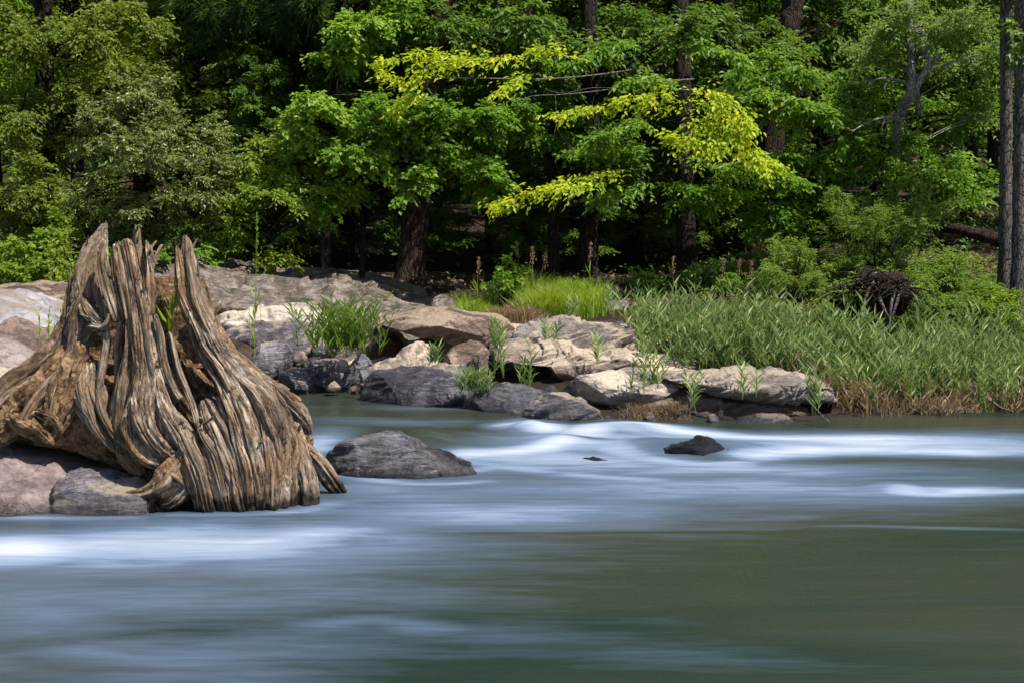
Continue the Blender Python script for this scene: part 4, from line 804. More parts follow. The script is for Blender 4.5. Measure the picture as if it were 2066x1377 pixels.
# beech with the yellow fans
def beech():
    r_ = np.random.default_rng(91)
    base = P(1385, 570, 17.3); gz = float(ground_z(np.array([base[0]]), np.array([17.0]))[0]); base[2] = gz
    root = empty("yellow_beech", base); tag(root, "beech holding out fans of yellow leaves over the bank", "tree")
    tr = catmull(np.array([base - [0, 0, .1], P(1382, 420, 17.2), P(1378, 250, 17.1), P(1376, 60, 17.1), P(1372, -120, 17.2)]), 30)
    v, f = tubes_mesh([(tr, np.linspace(.125, .09, 30), 12, .2)]); mesh_obj("trunk", v, f, M_BARK, root)
    yl, gl = Leaves(), Leaves()
    BR = [  # polylines, leaf tint, twigs, which
        ([(1335, 130, 16.8), (1230, 148, 16.0), (1100, 160, 15.4), (960, 158, 15.1), (850, 160, 15.0), (770, 185, 15.0), (672, 192, 15.0)], None, 0, 0),
        ([(1160, 152, 15.6), (1140, 110, 15.2), (1080, 100, 15.1)], 'y', 30, .3), ([(1130, 155, 15.4), (1060, 150, 15.1), (1010, 180, 14.9)], 'y', 34, .3),
        ([(1000, 158, 15.2), (940, 120, 15.0), (860, 110, 15.0), (770, 125, 15.0)], 'y', 52, .15), ([(960, 158, 15.1), (880, 140, 14.9), (820, 165, 14.9), (780, 150, 14.9)], 'y', 44, .1),
        ([(1080, 120, 15.2), (1000, 115, 15.0), (920, 120, 14.9)], 'y', 40, .1), ([(880, 160, 15.0), (840, 190, 14.9), (800, 215, 14.9)], 'y', 18, .3),
        ([(1340, 250, 16.8), (1400, 225, 15.8), (1300, 205, 15.3), (1200, 215, 15.1), (1115, 232, 15.0)], 'y', 60, .3),
        ([(1340, 230, 16.4), (1400, 205, 15.4), (1470, 240, 15.0), (1500, 290, 14.9)], 'y', 60, .25), ([(1380, 220, 15.6), (1420, 250, 15.1), (1400, 290, 14.9), (1350, 275, 14.9)], 'y', 64, .2),
        ([(1400, 225, 15.4), (1450, 265, 15.0), (1440, 300, 14.9)], 'y', 50, .2), ([(1370, 215, 15.6), (1340, 190, 15.1), (1250, 200, 14.9)], 'y', 34, .2), ([(1430, 230, 15.3), (1480, 215, 15.0), (1515, 255, 14.9)], 'y', 34, .2), ([(1380, 205, 15.4), (1420, 180, 15.1), (1460, 200, 15.0)], 'y', 26, .2), ([(1460, 270, 15.1), (1510, 300, 15.0), (1540, 345, 15.0)], 'y', 26, .3), ([(1400, 190, 15.6), (1330, 160, 15.3), (1260, 165, 15.2)], 'g', 40, .2),
        ([(1335, 330, 16.8), (1280, 340, 15.6), (1200, 350, 15.2), (1100, 378, 15.0), (1000, 412, 14.9)], 'y', 78, .3), ([(1250, 345, 15.4), (1180, 375, 15.0), (1120, 385, 14.9)], 'y', 30, .2),
        ([(1330, 300, 16.6), (1260, 300, 15.8), (1160, 305, 15.4)], 'g', 60, .2), ([(1340, 320, 16.6), (1430, 330, 15.8), (1530, 335, 15.4), (1620, 370, 15.2)], 'g', 90, .2), ([(1440, 320, 15.8), (1520, 310, 15.3), (1560, 330, 15.1)], 'y', 30, .3),
        ([(1335, 360, 16.7), (1400, 380, 15.9), (1500, 390, 15.5)], 'g', 80, .2), ([(1335, 350, 16.7), (1270, 380, 15.9), (1210, 400, 15.6)], 'g', 50, .3), ([(1340, 400, 16.7), (1400, 410, 16.0), (1460, 400, 15.7)], 'g', 60, .2),
        ([(1340, 200, 16.7), (1260, 260, 15.9), (1200, 280, 15.7)], 'g', 60, .2), ([(1335, 100, 16.7), (1420, 90, 16.0), (1500, 120, 15.7)], 'g', 50, .2), ([(1340, 260, 16.7), (1430, 210, 16.2), (1560, 190, 15.8), (1680, 240, 15.5)], 'g', 90, .2),
        ([(1335, 80, 16.7), (1240, 90, 16.2), (1150, 130, 15.9)], 'g', 50, .2)]
    for k, (pl, kind, ntw, st) in enumerate(BR):
        pth = catmull(np.array([P(*q) for q in pl]), 16)
        v, f = tubes_mesh([(pth, np.linspace(.011 if k in (0, 7, 12) else .007, .002, 16), 6, 0)])
        mesh_obj("branch", v, f, M_TWIG if k == 0 else M_BARK, root)
        if kind == 'y': spray(yl, pth, r_, int(ntw * 1.1), .34, 6, .07, .5, st, .3, .26, .45, tj=.3)
        if kind == 'g': spray(gl, pth, r_, ntw, .34, 9, .08, .5, st, .25, .25, .55)
    # the largest 300 yellow leaves are parts of their own
    V = np.concatenate(yl.v).reshape(-1, 4, 3); T = np.concatenate(yl.t).reshape(-1, 4)[:, 0]
    cen = V.mean(1); ln = np.linalg.norm(V[:, 2] - V[:, 0], axis=1); scr = ln / cen[:, 1]
    pick = np.argsort(-scr)[:300]; mask = np.ones(len(V), bool); mask[pick] = False
    n4 = np.arange(mask.sum())[:, None] * 4
    f = np.concatenate([n4 + np.array([[0, 1, 2]]), n4 + np.array([[0, 2, 3]])], 1).reshape(-1, 3)
    rest = mesh_obj("foliage", V[mask].reshape(-1, 3), f, L_YEL, root, smooth=False, attrs={"tint": ('FLOAT', np.repeat(T[mask], 4))}); rest["kind"] = "stuff"
    us = np.array([0, .18, .42, .7, 1.0]); ws = np.array([.02, .36, .5, .33, 0.0]); vs = []
    for u_, w_ in zip(us, ws): vs += [(-w_ * .5, u_, .09 * w_ * 2), (0, u_, -.10 * u_ ** 2), (w_ * .5, u_, .09 * w_ * 2)]
    ff = [(i * 3 + j, i * 3 + j + 1, i * 3 + j + 4, i * 3 + j + 3) for i in range(4) for j in range(2)]
    lms = [mesh_data("leaf", np.array(vs), np.array(ff), L_YEL, True, {"tint": ('FLOAT', np.full(15, t_))}) for t_ in (.25, .45, .6, .85)]
    for i in pick:
        a, b_, c_, d_ = V[i]; yv = c_ - a; L_ = np.linalg.norm(yv); yv /= L_; xv = nrmz(b_ - d_); zv = np.cross(xv, yv)
        o = bpy.data.objects.new("leaf", lms[int(np.clip(T[i] * 4, 0, 3))]); COL.objects.link(o); o.parent = root
        mm = Matrix(((xv[0], yv[0], zv[0], 0), (xv[1], yv[1], zv[1], 0), (xv[2], yv[2], zv[2], 0), (0, 0, 0, 1)))
        o.matrix_local = Matrix.Translation(Vector(a - np.array(root.location))) @ mm @ Matrix.Diagonal((L_, L_, L_, 1))
    o = gl.obj("foliage", L_BEECH, root); o["kind"] = "stuff"
beech()

# background trees: three kinds built once, then copied
def proto(name, label, seed, leaf, Lf, H, spread, group):
    r_ = np.random.default_rng(seed); lv = Leaves(); tr = catmull(np.array([[0, 0, -.3], [.1, .05, H * .4], [-.1, .1, H * .75], [.1, 0, H]]), 24)
    items = [(tr, np.linspace(.13, .03, 24), 8, .2)]
    for k in range(95):
        z = H * r_.uniform(.27, 1.0); a = r_.uniform(0, 2 * pi); q = z / H
        rr = spread * (1.15 - .75 * q) * r_.uniform(.45, 1.0)
        b = trunk_near(tr, max(.2, z - rr * .4)); tip = b + np.array([math.cos(a) * rr, math.sin(a) * rr, rr * r_.uniform(.1, .5)])
        bp = branch_path(b, tip, r_, .08, 7); items.append((bp, np.linspace(.022, .004, 7), 4, 0))
        spray(lv, bp, r_, 30, .55, 9, Lf * .86, .62, .3, .25, .35, .45)
    root = empty(name, (0, 0, 0)); tag(root, label, "tree", group)
    v, f = tubes_mesh(items); mesh_obj("trunk", v, f, M_BARK, root); lv.obj("crown", leaf, root); return root
def copy_tree(root, loc, rz, sc, label=None):
    r2 = root.copy(); COL.objects.link(r2); r2.location = loc; r2.rotation_euler = (0, 0, rz); r2.scale = (sc,) * 3
    if label: r2["label"] = label
    for c in root.children:
        d = c.copy(); COL.objects.link(d); d.parent = r2
    return r2
GB = "trees standing deeper in the forest"
LB = ["deep green broadleaf tree in the forest behind the front row", "mid green broadleaf tree in the forest behind the front row", "olive green broadleaf tree in the forest behind the front row"]
protos = [proto("forest_tree", LB[0], 21, L_DARK, .10, 7.5, 2.3, GB), proto("forest_tree", LB[1], 22, L_MAPLE, .10, 6.5, 2.1, GB), proto("forest_tree", LB[2], 23, L_DULL, .10, 7.0, 2.2, GB)]
r_ = np.random.default_rng(33)
spots = []
for Yb, xs in ((20.3, np.arange(-8, 9, 3.1)), (22.5, np.arange(-9, 10, 2.6)), (25.5, np.arange(-11, 12, 2.7)), (29, np.arange(-12.5, 13, 2.8)), (33, np.arange(-14, 15, 3.2))):
    for x in xs: spots.append((x + r_.uniform(-.6, .6), Yb + r_.uniform(-.7, .7)))
used = set()
for i, (x, y) in enumerate(spots):
    k = int(r_.choice([0, 0, 1, 2]));  loc = (x, y, float(ground_z(np.array([x]), np.array([y]))[0]))
    rz, sc = r_.uniform(0, 6.28), r_.uniform(.85, 1.15)
    if k not in used:
        used.add(k); o = protos[k]; o.location = loc; o.rotation_euler = (0, 0, rz); o.scale = (sc,) * 3
    else: copy_tree(protos[k], loc, rz, sc)
for i, (x, y, sc) in enumerate([(-3.2, 18.6, .42), (-2.2, 19.4, .5), (-1.2, 18.8, .38), (-.3, 19.6, .5), (.9, 18.9, .42), (1.7, 19.4, .5), (2.4, 18.6, .4), (.2, 18.6, .3), (3.3, 19.2, .5), (-4.2, 19.2, .5), (-1.7, 20.0, .55), (1.2, 20.2, .6), (-3.0, 20.6, .6), (2.8, 20.4, .6)]):
    o = copy_tree(protos[0], (x, y, float(ground_z(np.array([x]), np.array([y]))[0]) - .9 * sc), i * 1.3, sc, "shaded understory sapling in the dark hollow of the forest"); o.name = "understory_tree"; o["group"] = "saplings in the dark forest hollow"
# leafy undergrowth covering the slope at the back
def ground_leaves(name, label, x0, x1, y0, y1, n, leaf, L, hmax, seed, asp=.6, tb=.45, dens=None, cat="undergrowth"):
    r_ = np.random.default_rng(seed); x = r_.uniform(x0, x1, n); y = r_.uniform(y0, y1, n)
    q = fbm(np.stack([x, y, x * 0], -1) * .9, 3, seed); keep = r_.random(n) < np.clip(.55 + q * 1.6, 0, 1)
    if dens is not None: keep &= r_.random(n) < dens(x, y)
    x, y, q = x[keep], y[keep], q[keep]; z = ground_z(x, y) + hmax * np.clip(.5 + q, .05, 1.2) * r_.random(len(x)) ** .8
    n = len(x); d = r_.normal(size=(n, 3)); d[:, 2] *= .5; nn = r_.normal(size=(n, 3)) * .5; nn[:, 2] += 1; nn[:, 1] -= .5
    lv = Leaves(); Ls = L * r_.uniform(.6, 1.3, n); lv.add(*leaf_arrays(np.stack([x, y, z], -1), d, nn, Ls, Ls * asp, np.clip(tb + r_.normal(size=n) * .22, 0, 1)))
    o = lv.obj(name, leaf); tag(o, label, cat, None, "stuff"); return o
ground_leaves("forest_undergrowth", "leafy undergrowth on the slope deep in the forest", -22, 22, 30, 46, 60000, L_DARK, .22, 1.6, 61)
ground_leaves("forest_undergrowth", "low dark undergrowth between the trunks", -9, 9, 18, 24, 9000, L_DARK, .09, .6, 62, dens=lambda x, y: np.where((x > 1.5) | (x < -3.5), 1.0, .15))
ground_leaves("leaf_litter", "brown fallen leaves on the forest edge", -6.5, 6.5, 14.5, 17.5, 9000, L_LITTER, .07, .04, 63, cat="leaf litter")

# ------------------------------------------------------------------ shrubs, weeds, grass
def shrub(name, label, blobs, leaf, L, asp, ntw, twl, lpt, seed, base, cat="shrub", bark=M_BARK, tb=.5, group=None, flat=.6, droop=.2):
    r_ = np.random.default_rng(seed); bx = P(*base); gz = float(ground_z(bx[:1], bx[1:2])[0]); b0 = np.array([bx[0], bx[1], gz])
    root = empty(name, b0); tag(root, label, cat, group); lv = Leaves(); items = []
    for px, py, rx, ry, Yb, dY, nb in blobs:
        c = P(px, py, Yb)
        for k in range(nb):
            v = nrmz(r_.normal(size=3)) * r_.uniform(.4, 1); tip = c + v * np.array([M(rx, Yb), dY, M(ry, Yb)])
            st = b0 + np.array([r_.normal() * .08, r_.normal() * .08, 0]); st[:2] += (tip - b0)[:2] * .25
            bp = branch_path(st, tip, r_, .12, 8); items.append((bp, np.linspace(.008, .002, 8), 4, 0))
            spray(lv, bp, r_, ntw, twl, lpt, L, asp, .45, droop, flat, tb)
    v, f = tubes_mesh(items); mesh_obj("stem", v, f, bark, root); lv.obj("foliage", leaf, root); return root
shrub("feathery_shrub", "tall feathery light green shrub on the right bank", [(1700, 430, 90, 60, 15, .5, 14), (1790, 460, 90, 60, 14.8, .5, 14), (1850, 400, 70, 50, 15.2, .5, 10), (1740, 530, 110, 40, 14.8, .4, 12)], L_FERN, .04, .28, 24, .24, 14, 71, (1760, 590, 15))
shrub("feathery_shrub", "feathery light green shrub left of the uprooted root ball", [(1600, 510, 70, 45, 14.8, .4, 12), (1560, 560, 60, 35, 14.4, .4, 10), (1660, 560, 60, 30, 14.5, .4, 8)], L_FERN, .04, .3, 20, .2, 12, 72, (1600, 610, 14.6), tb=.65)
shrub("feathery_shrub", "dense green shrub between the root ball and grey trunks", [(1850, 590, 35, 35, 13.1, .2, 5), (1700, 600, 35, 30, 13.1, .2, 4), (1770, 560, 60, 20, 13.6, .2, 6), (1890, 540, 70, 60, 14.2, .4, 14), (1950, 560, 60, 50, 13.9, .4, 12), (1920, 620, 90, 40, 13.6, .4, 14)], L_FERN, .045, .35, 20, .22, 12, 73, (1910, 660, 13.9))
shrub("reddish_weed", "rusty tinged weeds below the grey trunks at right", [(2040, 620, 60, 40, 13.2, .4, 12), (1990, 600, 50, 30, 13.5, .4, 8)], L_LIME, .045, .4, 16, .2, 9, 74, (2030, 670, 13.3))
shrub("weed_clump", "bright green broad leaved weeds at the left edge", [(40, 500, 90, 40, 15, .5, 16), (110, 470, 50, 35, 15.2, .4, 9), (80, 540, 100, 25, 14.6, .4, 12)], L_LIME, .06, .6, 14, .2, 8, 75, (60, 570, 15), cat="weeds")
shrub("yellowing_bush", "yellowing twiggy bush just left of the stump's plate", [(130, 490, 35, 45, 14.6, .3, 10), (120, 540, 30, 30, 14.2, .3, 7)], L_LIME, .04, .6, 9, .14, 6, 76, (125, 575, 14.4), tb=.8)
shrub("weed_clump", "green weeds in the shade behind the stump's left side", [(240, 510, 90, 30, 15, .4, 10), (420, 500, 70, 22, 15.4, .4, 7)], L_MAPLE, .055, .6, 12, .2, 8, 77, (260, 560, 15.2), cat="weeds")
shrub("leafy_weed", "dark leafy weed standing behind the bright grass", [(1030, 540, 35, 40, 15.2, .25, 9), (1000, 560, 30, 25, 15.0, .2, 5)], L_MAPLE, .05, .6, 11, .16, 7, 78, (1030, 600, 15.2), cat="weeds")
shrub("low_bush", "low shaded bush under the beech at the forest edge", [(1290, 560, 80, 30, 15.8, .4, 8), (1420, 550, 80, 35, 15.6, .4, 9), (1500, 570, 50, 30, 15.2, .4, 7)], L_BEECH, .05, .5, 12, .2, 8, 79, (1380, 600, 15.6), tb=.3)

def stems(lv, x, y, z, H, r_, L, asp, nl, lean=.18, tb=.5, up=.9, spreadv=.5, wid=.004):
    """upright leafy stems: lance leaves climbing each stem"""
    n = len(x); ang = r_.uniform(0, 2 * pi, n); ln = lean * r_.random(n)
    dirv = np.stack([np.cos(ang) * ln, np.sin(ang) * ln, np.ones(n)], -1); base = np.stack([x, y, z], -1)
    u = np.linspace(.18, 1, nl)[None, :] + r_.normal(size=(n, nl)) * .02
    q = base[:, None] + dirv[:, None] * (H[:, None] * u)[..., None]
    a = ang[:, None] + np.arange(nl)[None, :] * 2.4 + r_.normal(size=(n, nl)) * .3
    ld = np.stack([np.cos(a) * spreadv, np.sin(a) * spreadv, np.full_like(a, up) * r_.uniform(.5, 1.2, (n, nl))], -1)
    nn = np.stack([-np.cos(a), -np.sin(a), np.full_like(a, .6)], -1) + r_.normal(size=ld.shape) * .2
    N = n * nl; Ls = L * r_.uniform(.65, 1.2, N)
    tt = np.clip(tb + np.repeat(r_.normal(size=n) * .2, nl) + r_.normal(size=N) * .18, 0, 1)
    lv.add(*leaf_arrays(q.reshape(N, 3), ld.reshape(N, 3), nn.reshape(N, 3), Ls, Ls * asp, tt, .12))
    lv.add(*leaf_arrays(base, dirv, np.tile([0, -1., .1], (n, 1)), H, np.full(n, wid * 3), np.full(n, tb), 0))
# willow reed bed on the right bank: individuals at the front, the mass behind
def bed_y0(x): return np.interp(x, [1.0, 1.5, 2.4, 2.7, 3.2, 4.2, 6], [11.9, 11.7, 11.5, 10.95, 11.0, 11.15, 11.3])
r_ = np.random.default_rng(81); n = 2100
x = r_.uniform(1.05, 5.6, n); y = bed_y0(x) + .3 + 1.35 * r_.random(n) ** 1.0; keep = r_.random(n) < sstep(.95, 1.7, x + .25 * (y - 12)) * (1 - .95 * np.exp(-((x - 3.95) / .45) ** 2 - ((y - 12.2) / .45) ** 2)) * (1 - .9 * np.exp(-((x - 3.65) / .25) ** 2 - ((y - 11.35) / .3) ** 2)) * (1 - .9 * np.exp(-((x - 3.35) / .2) ** 2 - ((y - 12.6) / .5) ** 2))
x, y = x[keep], y[keep]; z = ground_z(x, y); cl = fbm(np.stack([x * 1.6, y * 1.6, x * 0], -1), 3, 55); keep = r_.random(len(x)) < np.clip(.75 + cl * 2.2, .12, 1); x, y, z, cl = x[keep], y[keep], z[keep], cl[keep]; H = np.clip(.26 + .26 * cl + .10 * r_.normal(size=len(x)), .1, .62)
lv = Leaves(); ey = r_.random(len(x)) < .12; tb_ = np.where(ey, .95, .45); stems(lv, x, y, z, H, r_, .135, .115, 11, .45, .45, up=1.05, spreadv=.55)
tag(lv.obj("willow_reeds", L_WILLOW), "dense bed of narrow leaved willow shoots on the right bank", "reeds", None, "stuff")
def shoot(label, px, py, Y, h, nst, L, seed, leaf=L_WILLOW, group=None, name="willow_shoot", cat="plant", asp=.13, nl=12, spread=.06, lean=.3, tb=.5, base=None):
    r_ = np.random.default_rng(seed); b = P(px, py, Y)
    if base is None: b[2] = float(ground_z(b[:1], b[1:2])[0])
    x = b[0] + r_.normal(size=nst) * spread; y = b[1] + r_.normal(size=nst) * spread * .6
    lv = Leaves(); stems(lv, x, y, np.full(nst, b[2] - .02), h * r_.uniform(.7, 1.1, nst), r_, L, asp, nl, lean, tb)
    o = lv.obj(name, leaf, None, b); return tag(o, label, cat, group)
r_ = np.random.default_rng(82)
for k in range(46):
    x_ = 2.55 + 3.2 * (k + r_.random() * .8) / 46; y_ = float(bed_y0(x_)) + r_.uniform(-.02, .45)
    px = x_ / y_ * F * 1.0 + 1033
    shoot("willow shoot in the front row of the reed bed at the water", px, 0, y_, r_.uniform(.2, .45), 3, .11, 900 + k, group="willow shoots along the water's edge")
for k in range(34):
    x_ = 2.35 + 3.2 * r_.random(); y_ = float(bed_y0(x_)) - r_.uniform(-.1, .1); px = x_ / y_ * F + 1033
    shoot("withered tan stalks hanging at the water's edge of the reeds", px, 0, y_, r_.uniform(.12, .3), 7, .10, 960 + k, L_DRY, "withered stalks along the water's edge", "dry_stalks", "dry stalks", .08, 6, .1, 1.2, .75)
for k, (px, py, Y_, h, ns, lab) in enumerate([
    (1000, 760, 11.55, .36, 4, "green shoot standing tall in the dark hollow between rocks"), (1060, 790, 11.6, .34, 4, "dark green shoot under the tan step's overhang"),
    (945, 790, 11.3, .2, 9, "grassy green tuft on the dark sloping slab"), (975, 790, 11.2, .16, 6, "smaller tuft at the end of the dark sloping slab"),
    (1205, 735, 11.75, .28, 3, "slim shoot in front of the banded ledge"), (1330, 790, 11.0, .34, 4, "shoot rising beside the leaning cream boulder"),
    (1290, 800, 10.8, .38, 3, "tall thin shoot right of the leaning cream boulder"), (1405, 830, 10.62, .34, 3, "shoot in front of the layered grey slab's left end"),
    (1505, 800, 10.6, .26, 3, "shoot in front of the layered grey slab's middle"), (1640, 835, 10.55, .4, 5, "shoots at the layered grey slab's right end"),
    (880, 735, 11.9, .16, 4, "little pale shoot on the straw littered boulder"), (1115, 690, 12.3, .16, 3, "short shoot on top of the banded ledge"),
    (1240, 640, 13.5, .3, 5, "willow tuft on the sand behind the banded ledge"), (1160, 648, 13.2, .2, 3, "small willow tuft on the sand near the bright grass"), (1005, 705, 12.1, .24, 5, "green shoots at the top of the hollow beside the brown boulder")]):
    w_ = P(px, py, Y_); o = shoot(lab, px, py, Y_, h, ns, .11, 1000 + k, base=1, spread=.035)
shoot("round green grass tuft growing among the shore rocks", 690, 712, 12.2, .42, 90, .13, 1030, L_FERN, None, "grass_tuft", "grass tuft", .07, 9, .14, .9, .6, base=1)
# bright grass patch
def blades(lv, x, y, z, H, r_, lean, tb, wid=.006):
    n = len(x); a = r_.uniform(0, 2 * pi, n); l = lean * r_.random(n)
    d1 = np.stack([np.cos(a) * l * .5, np.sin(a) * l * .5, np.ones(n)], -1); d2 = np.stack([np.cos(a) * l * 2, np.sin(a) * l * 2, np.full(n, .8)], -1)
    b = np.stack([x, y, z], -1); m = b + d1 * H[:, None] * .55; t = m + d2 * H[:, None] * .45
    s = np.stack([np.ones(n), r_.normal(size=n) * .4, np.zeros(n)], -1) * wid
    v = np.stack([b - s, b + s, m + s * .8, m - s * .8, t], 1).reshape(-1, 3); i = np.arange(n)[:, None] * 5
    f = np.concatenate([i + np.array([[0, 1, 2]]), i + np.array([[0, 2, 3]]), i + np.array([[3, 2, 4]])], 1).reshape(-1, 3)
    lv.add(v, f, np.repeat(np.clip(tb + r_.normal(size=n) * .2, 0, 1), 5))
def grass(name, label, px0, px1, Y0, Y1, n, hgt, leaf, seed, lean=.5, tb=.5, wid=.006, kind="stuff", cat="grass"):
    r_ = np.random.default_rng(seed); y = r_.uniform(Y0, Y1, n); px = r_.uniform(px0, px1, n)
    q = np.clip(r_.normal(size=n) * .22 + .5, 0, 1); px = px0 + (px1 - px0) * (.5 * q + .5 * (px - px0) / (px1 - px0)); x = (px - 1033) / F * y
    z = ground_z(x, y); p = np.stack([x, y, x * 0], -1); H = hgt * (.75 + .9 * fbm(p * 2, 2, seed)) * r_.uniform(.5, 1.1, n); H = np.clip(H, .03, 1)
    lv = Leaves(); blades(lv, x, y, z - .01, H, r_, lean, tb, wid); return tag(lv.obj(name, leaf), label, cat, None, kind)
grass("grass", "bright yellow green grass patch behind the sand", 1020, 1235, 14.2, 15.6, 9000, .38, L_GRASS, 85, .6, .5, .004)
grass("grass", "bright green grass at the left end of the patch", 905, 1010, 14.4, 15.6, 2600, .26, L_GRASS, 86, .6, .5, .004)
grass("dry_grass", "rusty brown dry grass amid the bright patch", 935, 1110, 13.9, 14.6, 4200, .22, L_DRY, 87, .7, .4, .004, cat="dry grass")
grass("grass", "pale green grass above the reed bed", 1300, 1580, 12.9, 14.2, 2600, .2, L_GRASS, 88, .9, .3, .004)
grass("grass", "thin grass and herbs on the right bank under the shrubs", 1500, 2120, 12.8, 15.6, 6000, .15, L_FERN, 89, .9, .6, .004)
grass("dry_grass", "brown broken stems at the foot of the reed bed", 1650, 2110, 10.85, 11.5, 1300, .13, L_DRY, 92, .6, .3, .004, cat="dry grass")
grass("dry_grass", "dry brown stalks at the waterline beside the leaning boulder", 1240, 1400, 10.62, 10.85, 700, .17, L_DRY, 90, .9, .25, .003, cat="dry grass")
ground_leaves("low_weeds", "low mixed weeds over the slope beneath the right hand shrubs", 2.0, 7.5, 13.0, 17.5, 12000, L_FERN, .05, .2, 66, .45, .45, cat="weeds")
ground_leaves("straw_litter", "scattered straw and dead leaves over the right bank", 1.5, 5.5, 13.4, 16.5, 9000, L_LITTER, .06, .05, 64, .3, .6, cat="litter")
ground_leaves("bank_weeds", "low green weeds along the forest edge", -6.5, 6.5, 15.2, 17.6, 9000, L_DULL, .05, .22, 65, .5, .5, dens=lambda x, y: np.where((x > 2.0) | (x < -3.2), 1.0, .22), cat="weeds")

def seed_stalk(label, px, py, topy, Y, seed, lean=0.0, leaf=L_DRY, head=.16, side=0, green=False, base=False):
    r_ = np.random.default_rng(seed); b = P(px, py, Y); t = P(px + lean, topy, Y)
    if not base: b[2] = float(ground_z(b[:1], b[1:2])[0])
    root = empty("seed_stalk", b); tag(root, label, "grass stalk"); pth = catmull(np.array([b, (b + t) / 2 + [.01 * r_.normal(), 0, 0], t]), 14)
    v, f = tubes_mesh([(pth, np.linspace(.004, .0015, 14), 5, 0)])
    m = mesh_data("stem", v - b, f, L_GRASS if green else L_DRY, True, {"tint": ('FLOAT', np.full(len(v), .5))}); o = bpy.data.objects.new("stem", m); o.location = b; link(o, root)
    if head:
        H = t[2] - b[2]; n = 60; u = r_.random(n); q = t - np.array([0, 0, 1.]) * (u * head)[:, None] + r_.normal(size=(n, 3)) * .012 * (.3 + u)[:, None]
        d = r_.normal(size=(n, 3)) * .5; d[:, 2] = .8; lv = Leaves(); lv.add(*leaf_arrays(q, d, r_.normal(size=(n, 3)), .028, .008, np.clip(.6 + r_.normal(size=n) * .2, 0, 1))); lv.obj("seed_head", leaf, root)
    if green or side:
        n = 10; u = r_.uniform(.1, .6, n); q = b + (t - b) * u[:, None]; d = r_.normal(size=(n, 3)) * .5; d[:, 2] = 1.2; lv = Leaves()
        lv.add(*leaf_arrays(q, d, r_.normal(size=(n, 3)), .14, .008, np.full(n, .5))); lv.obj("blade", L_GRASS, root)
seed_stalk("tallest thin green stalk, right of the stump", 512, 745, 428, 11.9, 1, 6, L_GRASS, .5, green=True, base=True)
seed_stalk("bare brown stalk left of the tall green one", 506, 745, 610, 12.0, 2, -4, head=0, base=True)
seed_stalk("bare brown stalk right of the tall green one", 520, 745, 590, 12.0, 3, 3, head=0, base=True)
seed_stalk("tall tan seed stalk before the straight black trunk", 1190, 620, 490, 14.6, 4, 1, side=1)
seed_stalk("drooping seed stalk at the left of the bright grass", 963, 620, 522, 14.6, 5, 3, side=1)
seed_stalk("pale seed stalk in the middle of the bright grass", 1070, 600, 500, 14.8, 6, 4, side=1)
seed_stalk("reddish seed stalk leaning left over the bright grass", 1055, 600, 490, 15.2, 7, -12)
seed_stalk("seed stalk leaning right over the bright grass", 1090, 600, 510, 15.0, 8, 10)
seed_stalk("thin straw stalk at the left of the reed bed's back", 1362, 640, 520, 14.2, 9, -4)
seed_stalk("dark seed stalk, left of the three behind the reeds", 1462, 640, 520, 14.2, 10, -3)
seed_stalk("reddish seed stalk, middle of the three behind the reeds", 1488, 640, 525, 14.2, 11, 4)
seed_stalk("curving straw stalk, right of the three behind the reeds", 1500, 640, 528, 14.1, 12, 16)
seed_stalk("yellow grass stalk growing inside the stump's hollow", 338, 690, 565, 7.7, 13, 22, L_GRASS, .06, green=True, base=True)
shoot("spindly seedling with pale leaves before the granite boulder", 92, 690, 8.9, .26, 4, .05, 1050, L_GRASS, None, "seedling", "plant", .22, 8, .05, .5, .8, base=1)

# ------------------------------------------------------------------ uprooted root ball, log, dead branches
def rootball():
    r_ = np.random.default_rng(5); c = P(1768, 590, 13.2); root = empty("uprooted_root_ball", (c[0], c[1], float(ground_z(c[:1], c[1:2])[0])))
    tag(root, "dark uprooted root ball hanging over the reed bed", "root ball")
    u = np.linspace(0, pi, 80); w_ = np.linspace(0, 2 * pi, 140, endpoint=False)
    U, V = np.meshgrid(u, w_, indexing='ij'); d = np.stack([np.sin(U) * np.cos(V), np.sin(U) * np.sin(V), np.cos(U)], -1).reshape(-1, 3)
    p = c + [0, .15, -.02] + d * np.array([.26, .25, .10]); p = p + d * np.array([1.2, 1, .7]) * (.22 * ridged(p * 3.3, 4, 3) + .10 * fbm(p * 11, 4, 4))[:, None]
    mesh_obj("earth_clump", p, grid_faces(80, 140, True), M_ROOT, root)
    for k in range(48):
        a = c + np.array([r_.uniform(-.30, .30), -.2 + r_.uniform(-.08, .05), r_.uniform(.0, .16)])
        if k < 5: b = P(1780 + r_.normal() * 24, 665 + r_.random() * 25, 12.7)
        else: b = a + np.array([r_.normal() * .3, -.12, r_.uniform(-.30, .10)])
        pth = catmull(np.array([a, (a + b) / 2 + np.array([r_.normal() * .05, -.06, .05]), b]), 10)
        v, f = tubes_mesh([(pth, np.linspace(.022 if k < 5 else .009, .004, 10), 6, .3)]); mesh_obj("root", v, f, M_GREY if k < 4 else M_ROOT, root)
    pth = catmull(np.array([P(1685, 590, 13.6), P(1735, 565, 13.4), P(1775, 548, 13.4)]), 10); v, f = tubes_mesh([(pth, np.linspace(.02, .008, 10), 6, .3)]); mesh_obj("root", v, f, M_TWIG, root)
rootball()
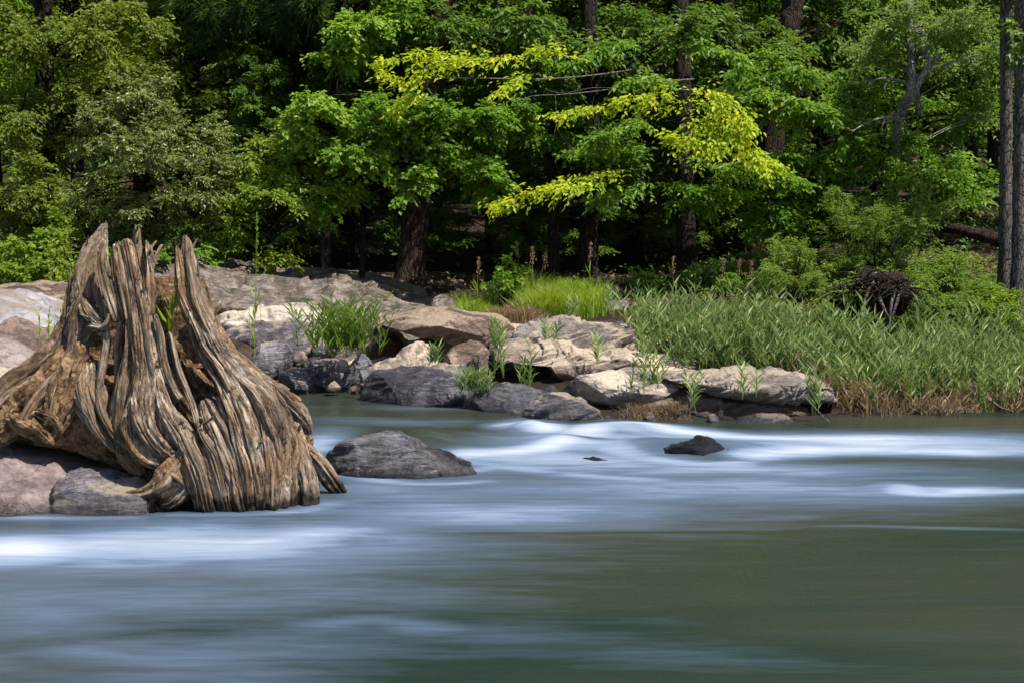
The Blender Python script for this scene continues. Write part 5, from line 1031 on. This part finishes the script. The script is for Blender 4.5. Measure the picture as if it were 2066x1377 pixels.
def wood_thing(name, label, pl, r0, r1, mat, cat, subs=(), seg=10, seed=0):
    c = np.array([P(*q) for q in pl]); root = empty(name, c[0]); tag(root, label, cat)
    pth = catmull(c, 24); v, f = tubes_mesh([(pth, np.linspace(r0, r1, 24), seg, .35)]); mesh_obj("limb", v, f, mat, root)
    for s_ in subs:
        pth = catmull(np.array([P(*q) for q in s_]), 10); v, f = tubes_mesh([(pth, np.linspace(r1 * .9, .002, 10), 5, .1)]); mesh_obj("twig", v, f, mat, root)
wood_thing("fallen_log", "split reddish fallen log lying left of the grey trunks", [(1880, 458, 15.2), (1930, 462, 15.0), (1980, 475, 14.9), (2035, 490, 14.8)], .05, .075, M_PINE, "log", [[(1900, 470, 15), (1870, 478, 15), (1850, 470, 15)]])
wood_thing("dead_branch", "bleached bare branch reaching left below the yellow leaves' right fan", [(1400, 160, 15.4), (1330, 165, 15.3), (1250, 178, 15.2), (1150, 190, 15.1), (1070, 195, 15.0), (1048, 215, 15.0)], .009, .003, M_TWIG, "branch", [[(1250, 178, 15.2), (1190, 178, 15.1), (1130, 192, 15.0)], [(1150, 190, 15.1), (1115, 185, 15), (1100, 178, 15)], [(1120, 192, 15), (1122, 240, 15), (1116, 290, 15)], [(1120, 230, 15), (1130, 270, 15), (1155, 300, 15)]])
wood_thing("dead_branch", "pale crooked dead branch left of the forked tree's stem", [(1815, 245, 15.6), (1790, 236, 15.3), (1750, 248, 15.2), (1718, 266, 15.1)], .016, .006, M_PALE, "branch", [[(1790, 236, 15.3), (1780, 255, 15.2), (1782, 275, 15.2)], [(1760, 245, 15.2), (1735, 240, 15.2)]])
wood_thing("dead_branch", "curved pale dead branch above the crooked one", [(1838, 168, 15.5), (1800, 160, 15.3), (1770, 160, 15.2), (1745, 178, 15.2)], .014, .005, M_PALE, "branch", [[(1800, 160, 15.3), (1785, 175, 15.2), (1790, 195, 15.2)], [(1770, 160, 15.2), (1720, 170, 15.2)]])
wood_thing("dead_branch", "dark drooping bare branch at the upper right centre", [(1470, 85, 17), (1430, 62, 16.8), (1380, 55, 16.7), (1300, 80, 16.7)], .010, .006, M_GREY, "branch")
wood_thing("dead_branch", "thin twig angled from the slab's right end into the water", [(1625, 800, 10.55), (1650, 828, 10.4), (1675, 852, 10.3)], .006, .004, M_TWIG, "branch")
wood_thing("dead_branch", "pale stick afloat near the right edge below the reeds", [(2005, 812, 11.0), (2020, 822, 10.9), (2045, 830, 10.8)], .010, .006, M_TWIG, "branch")
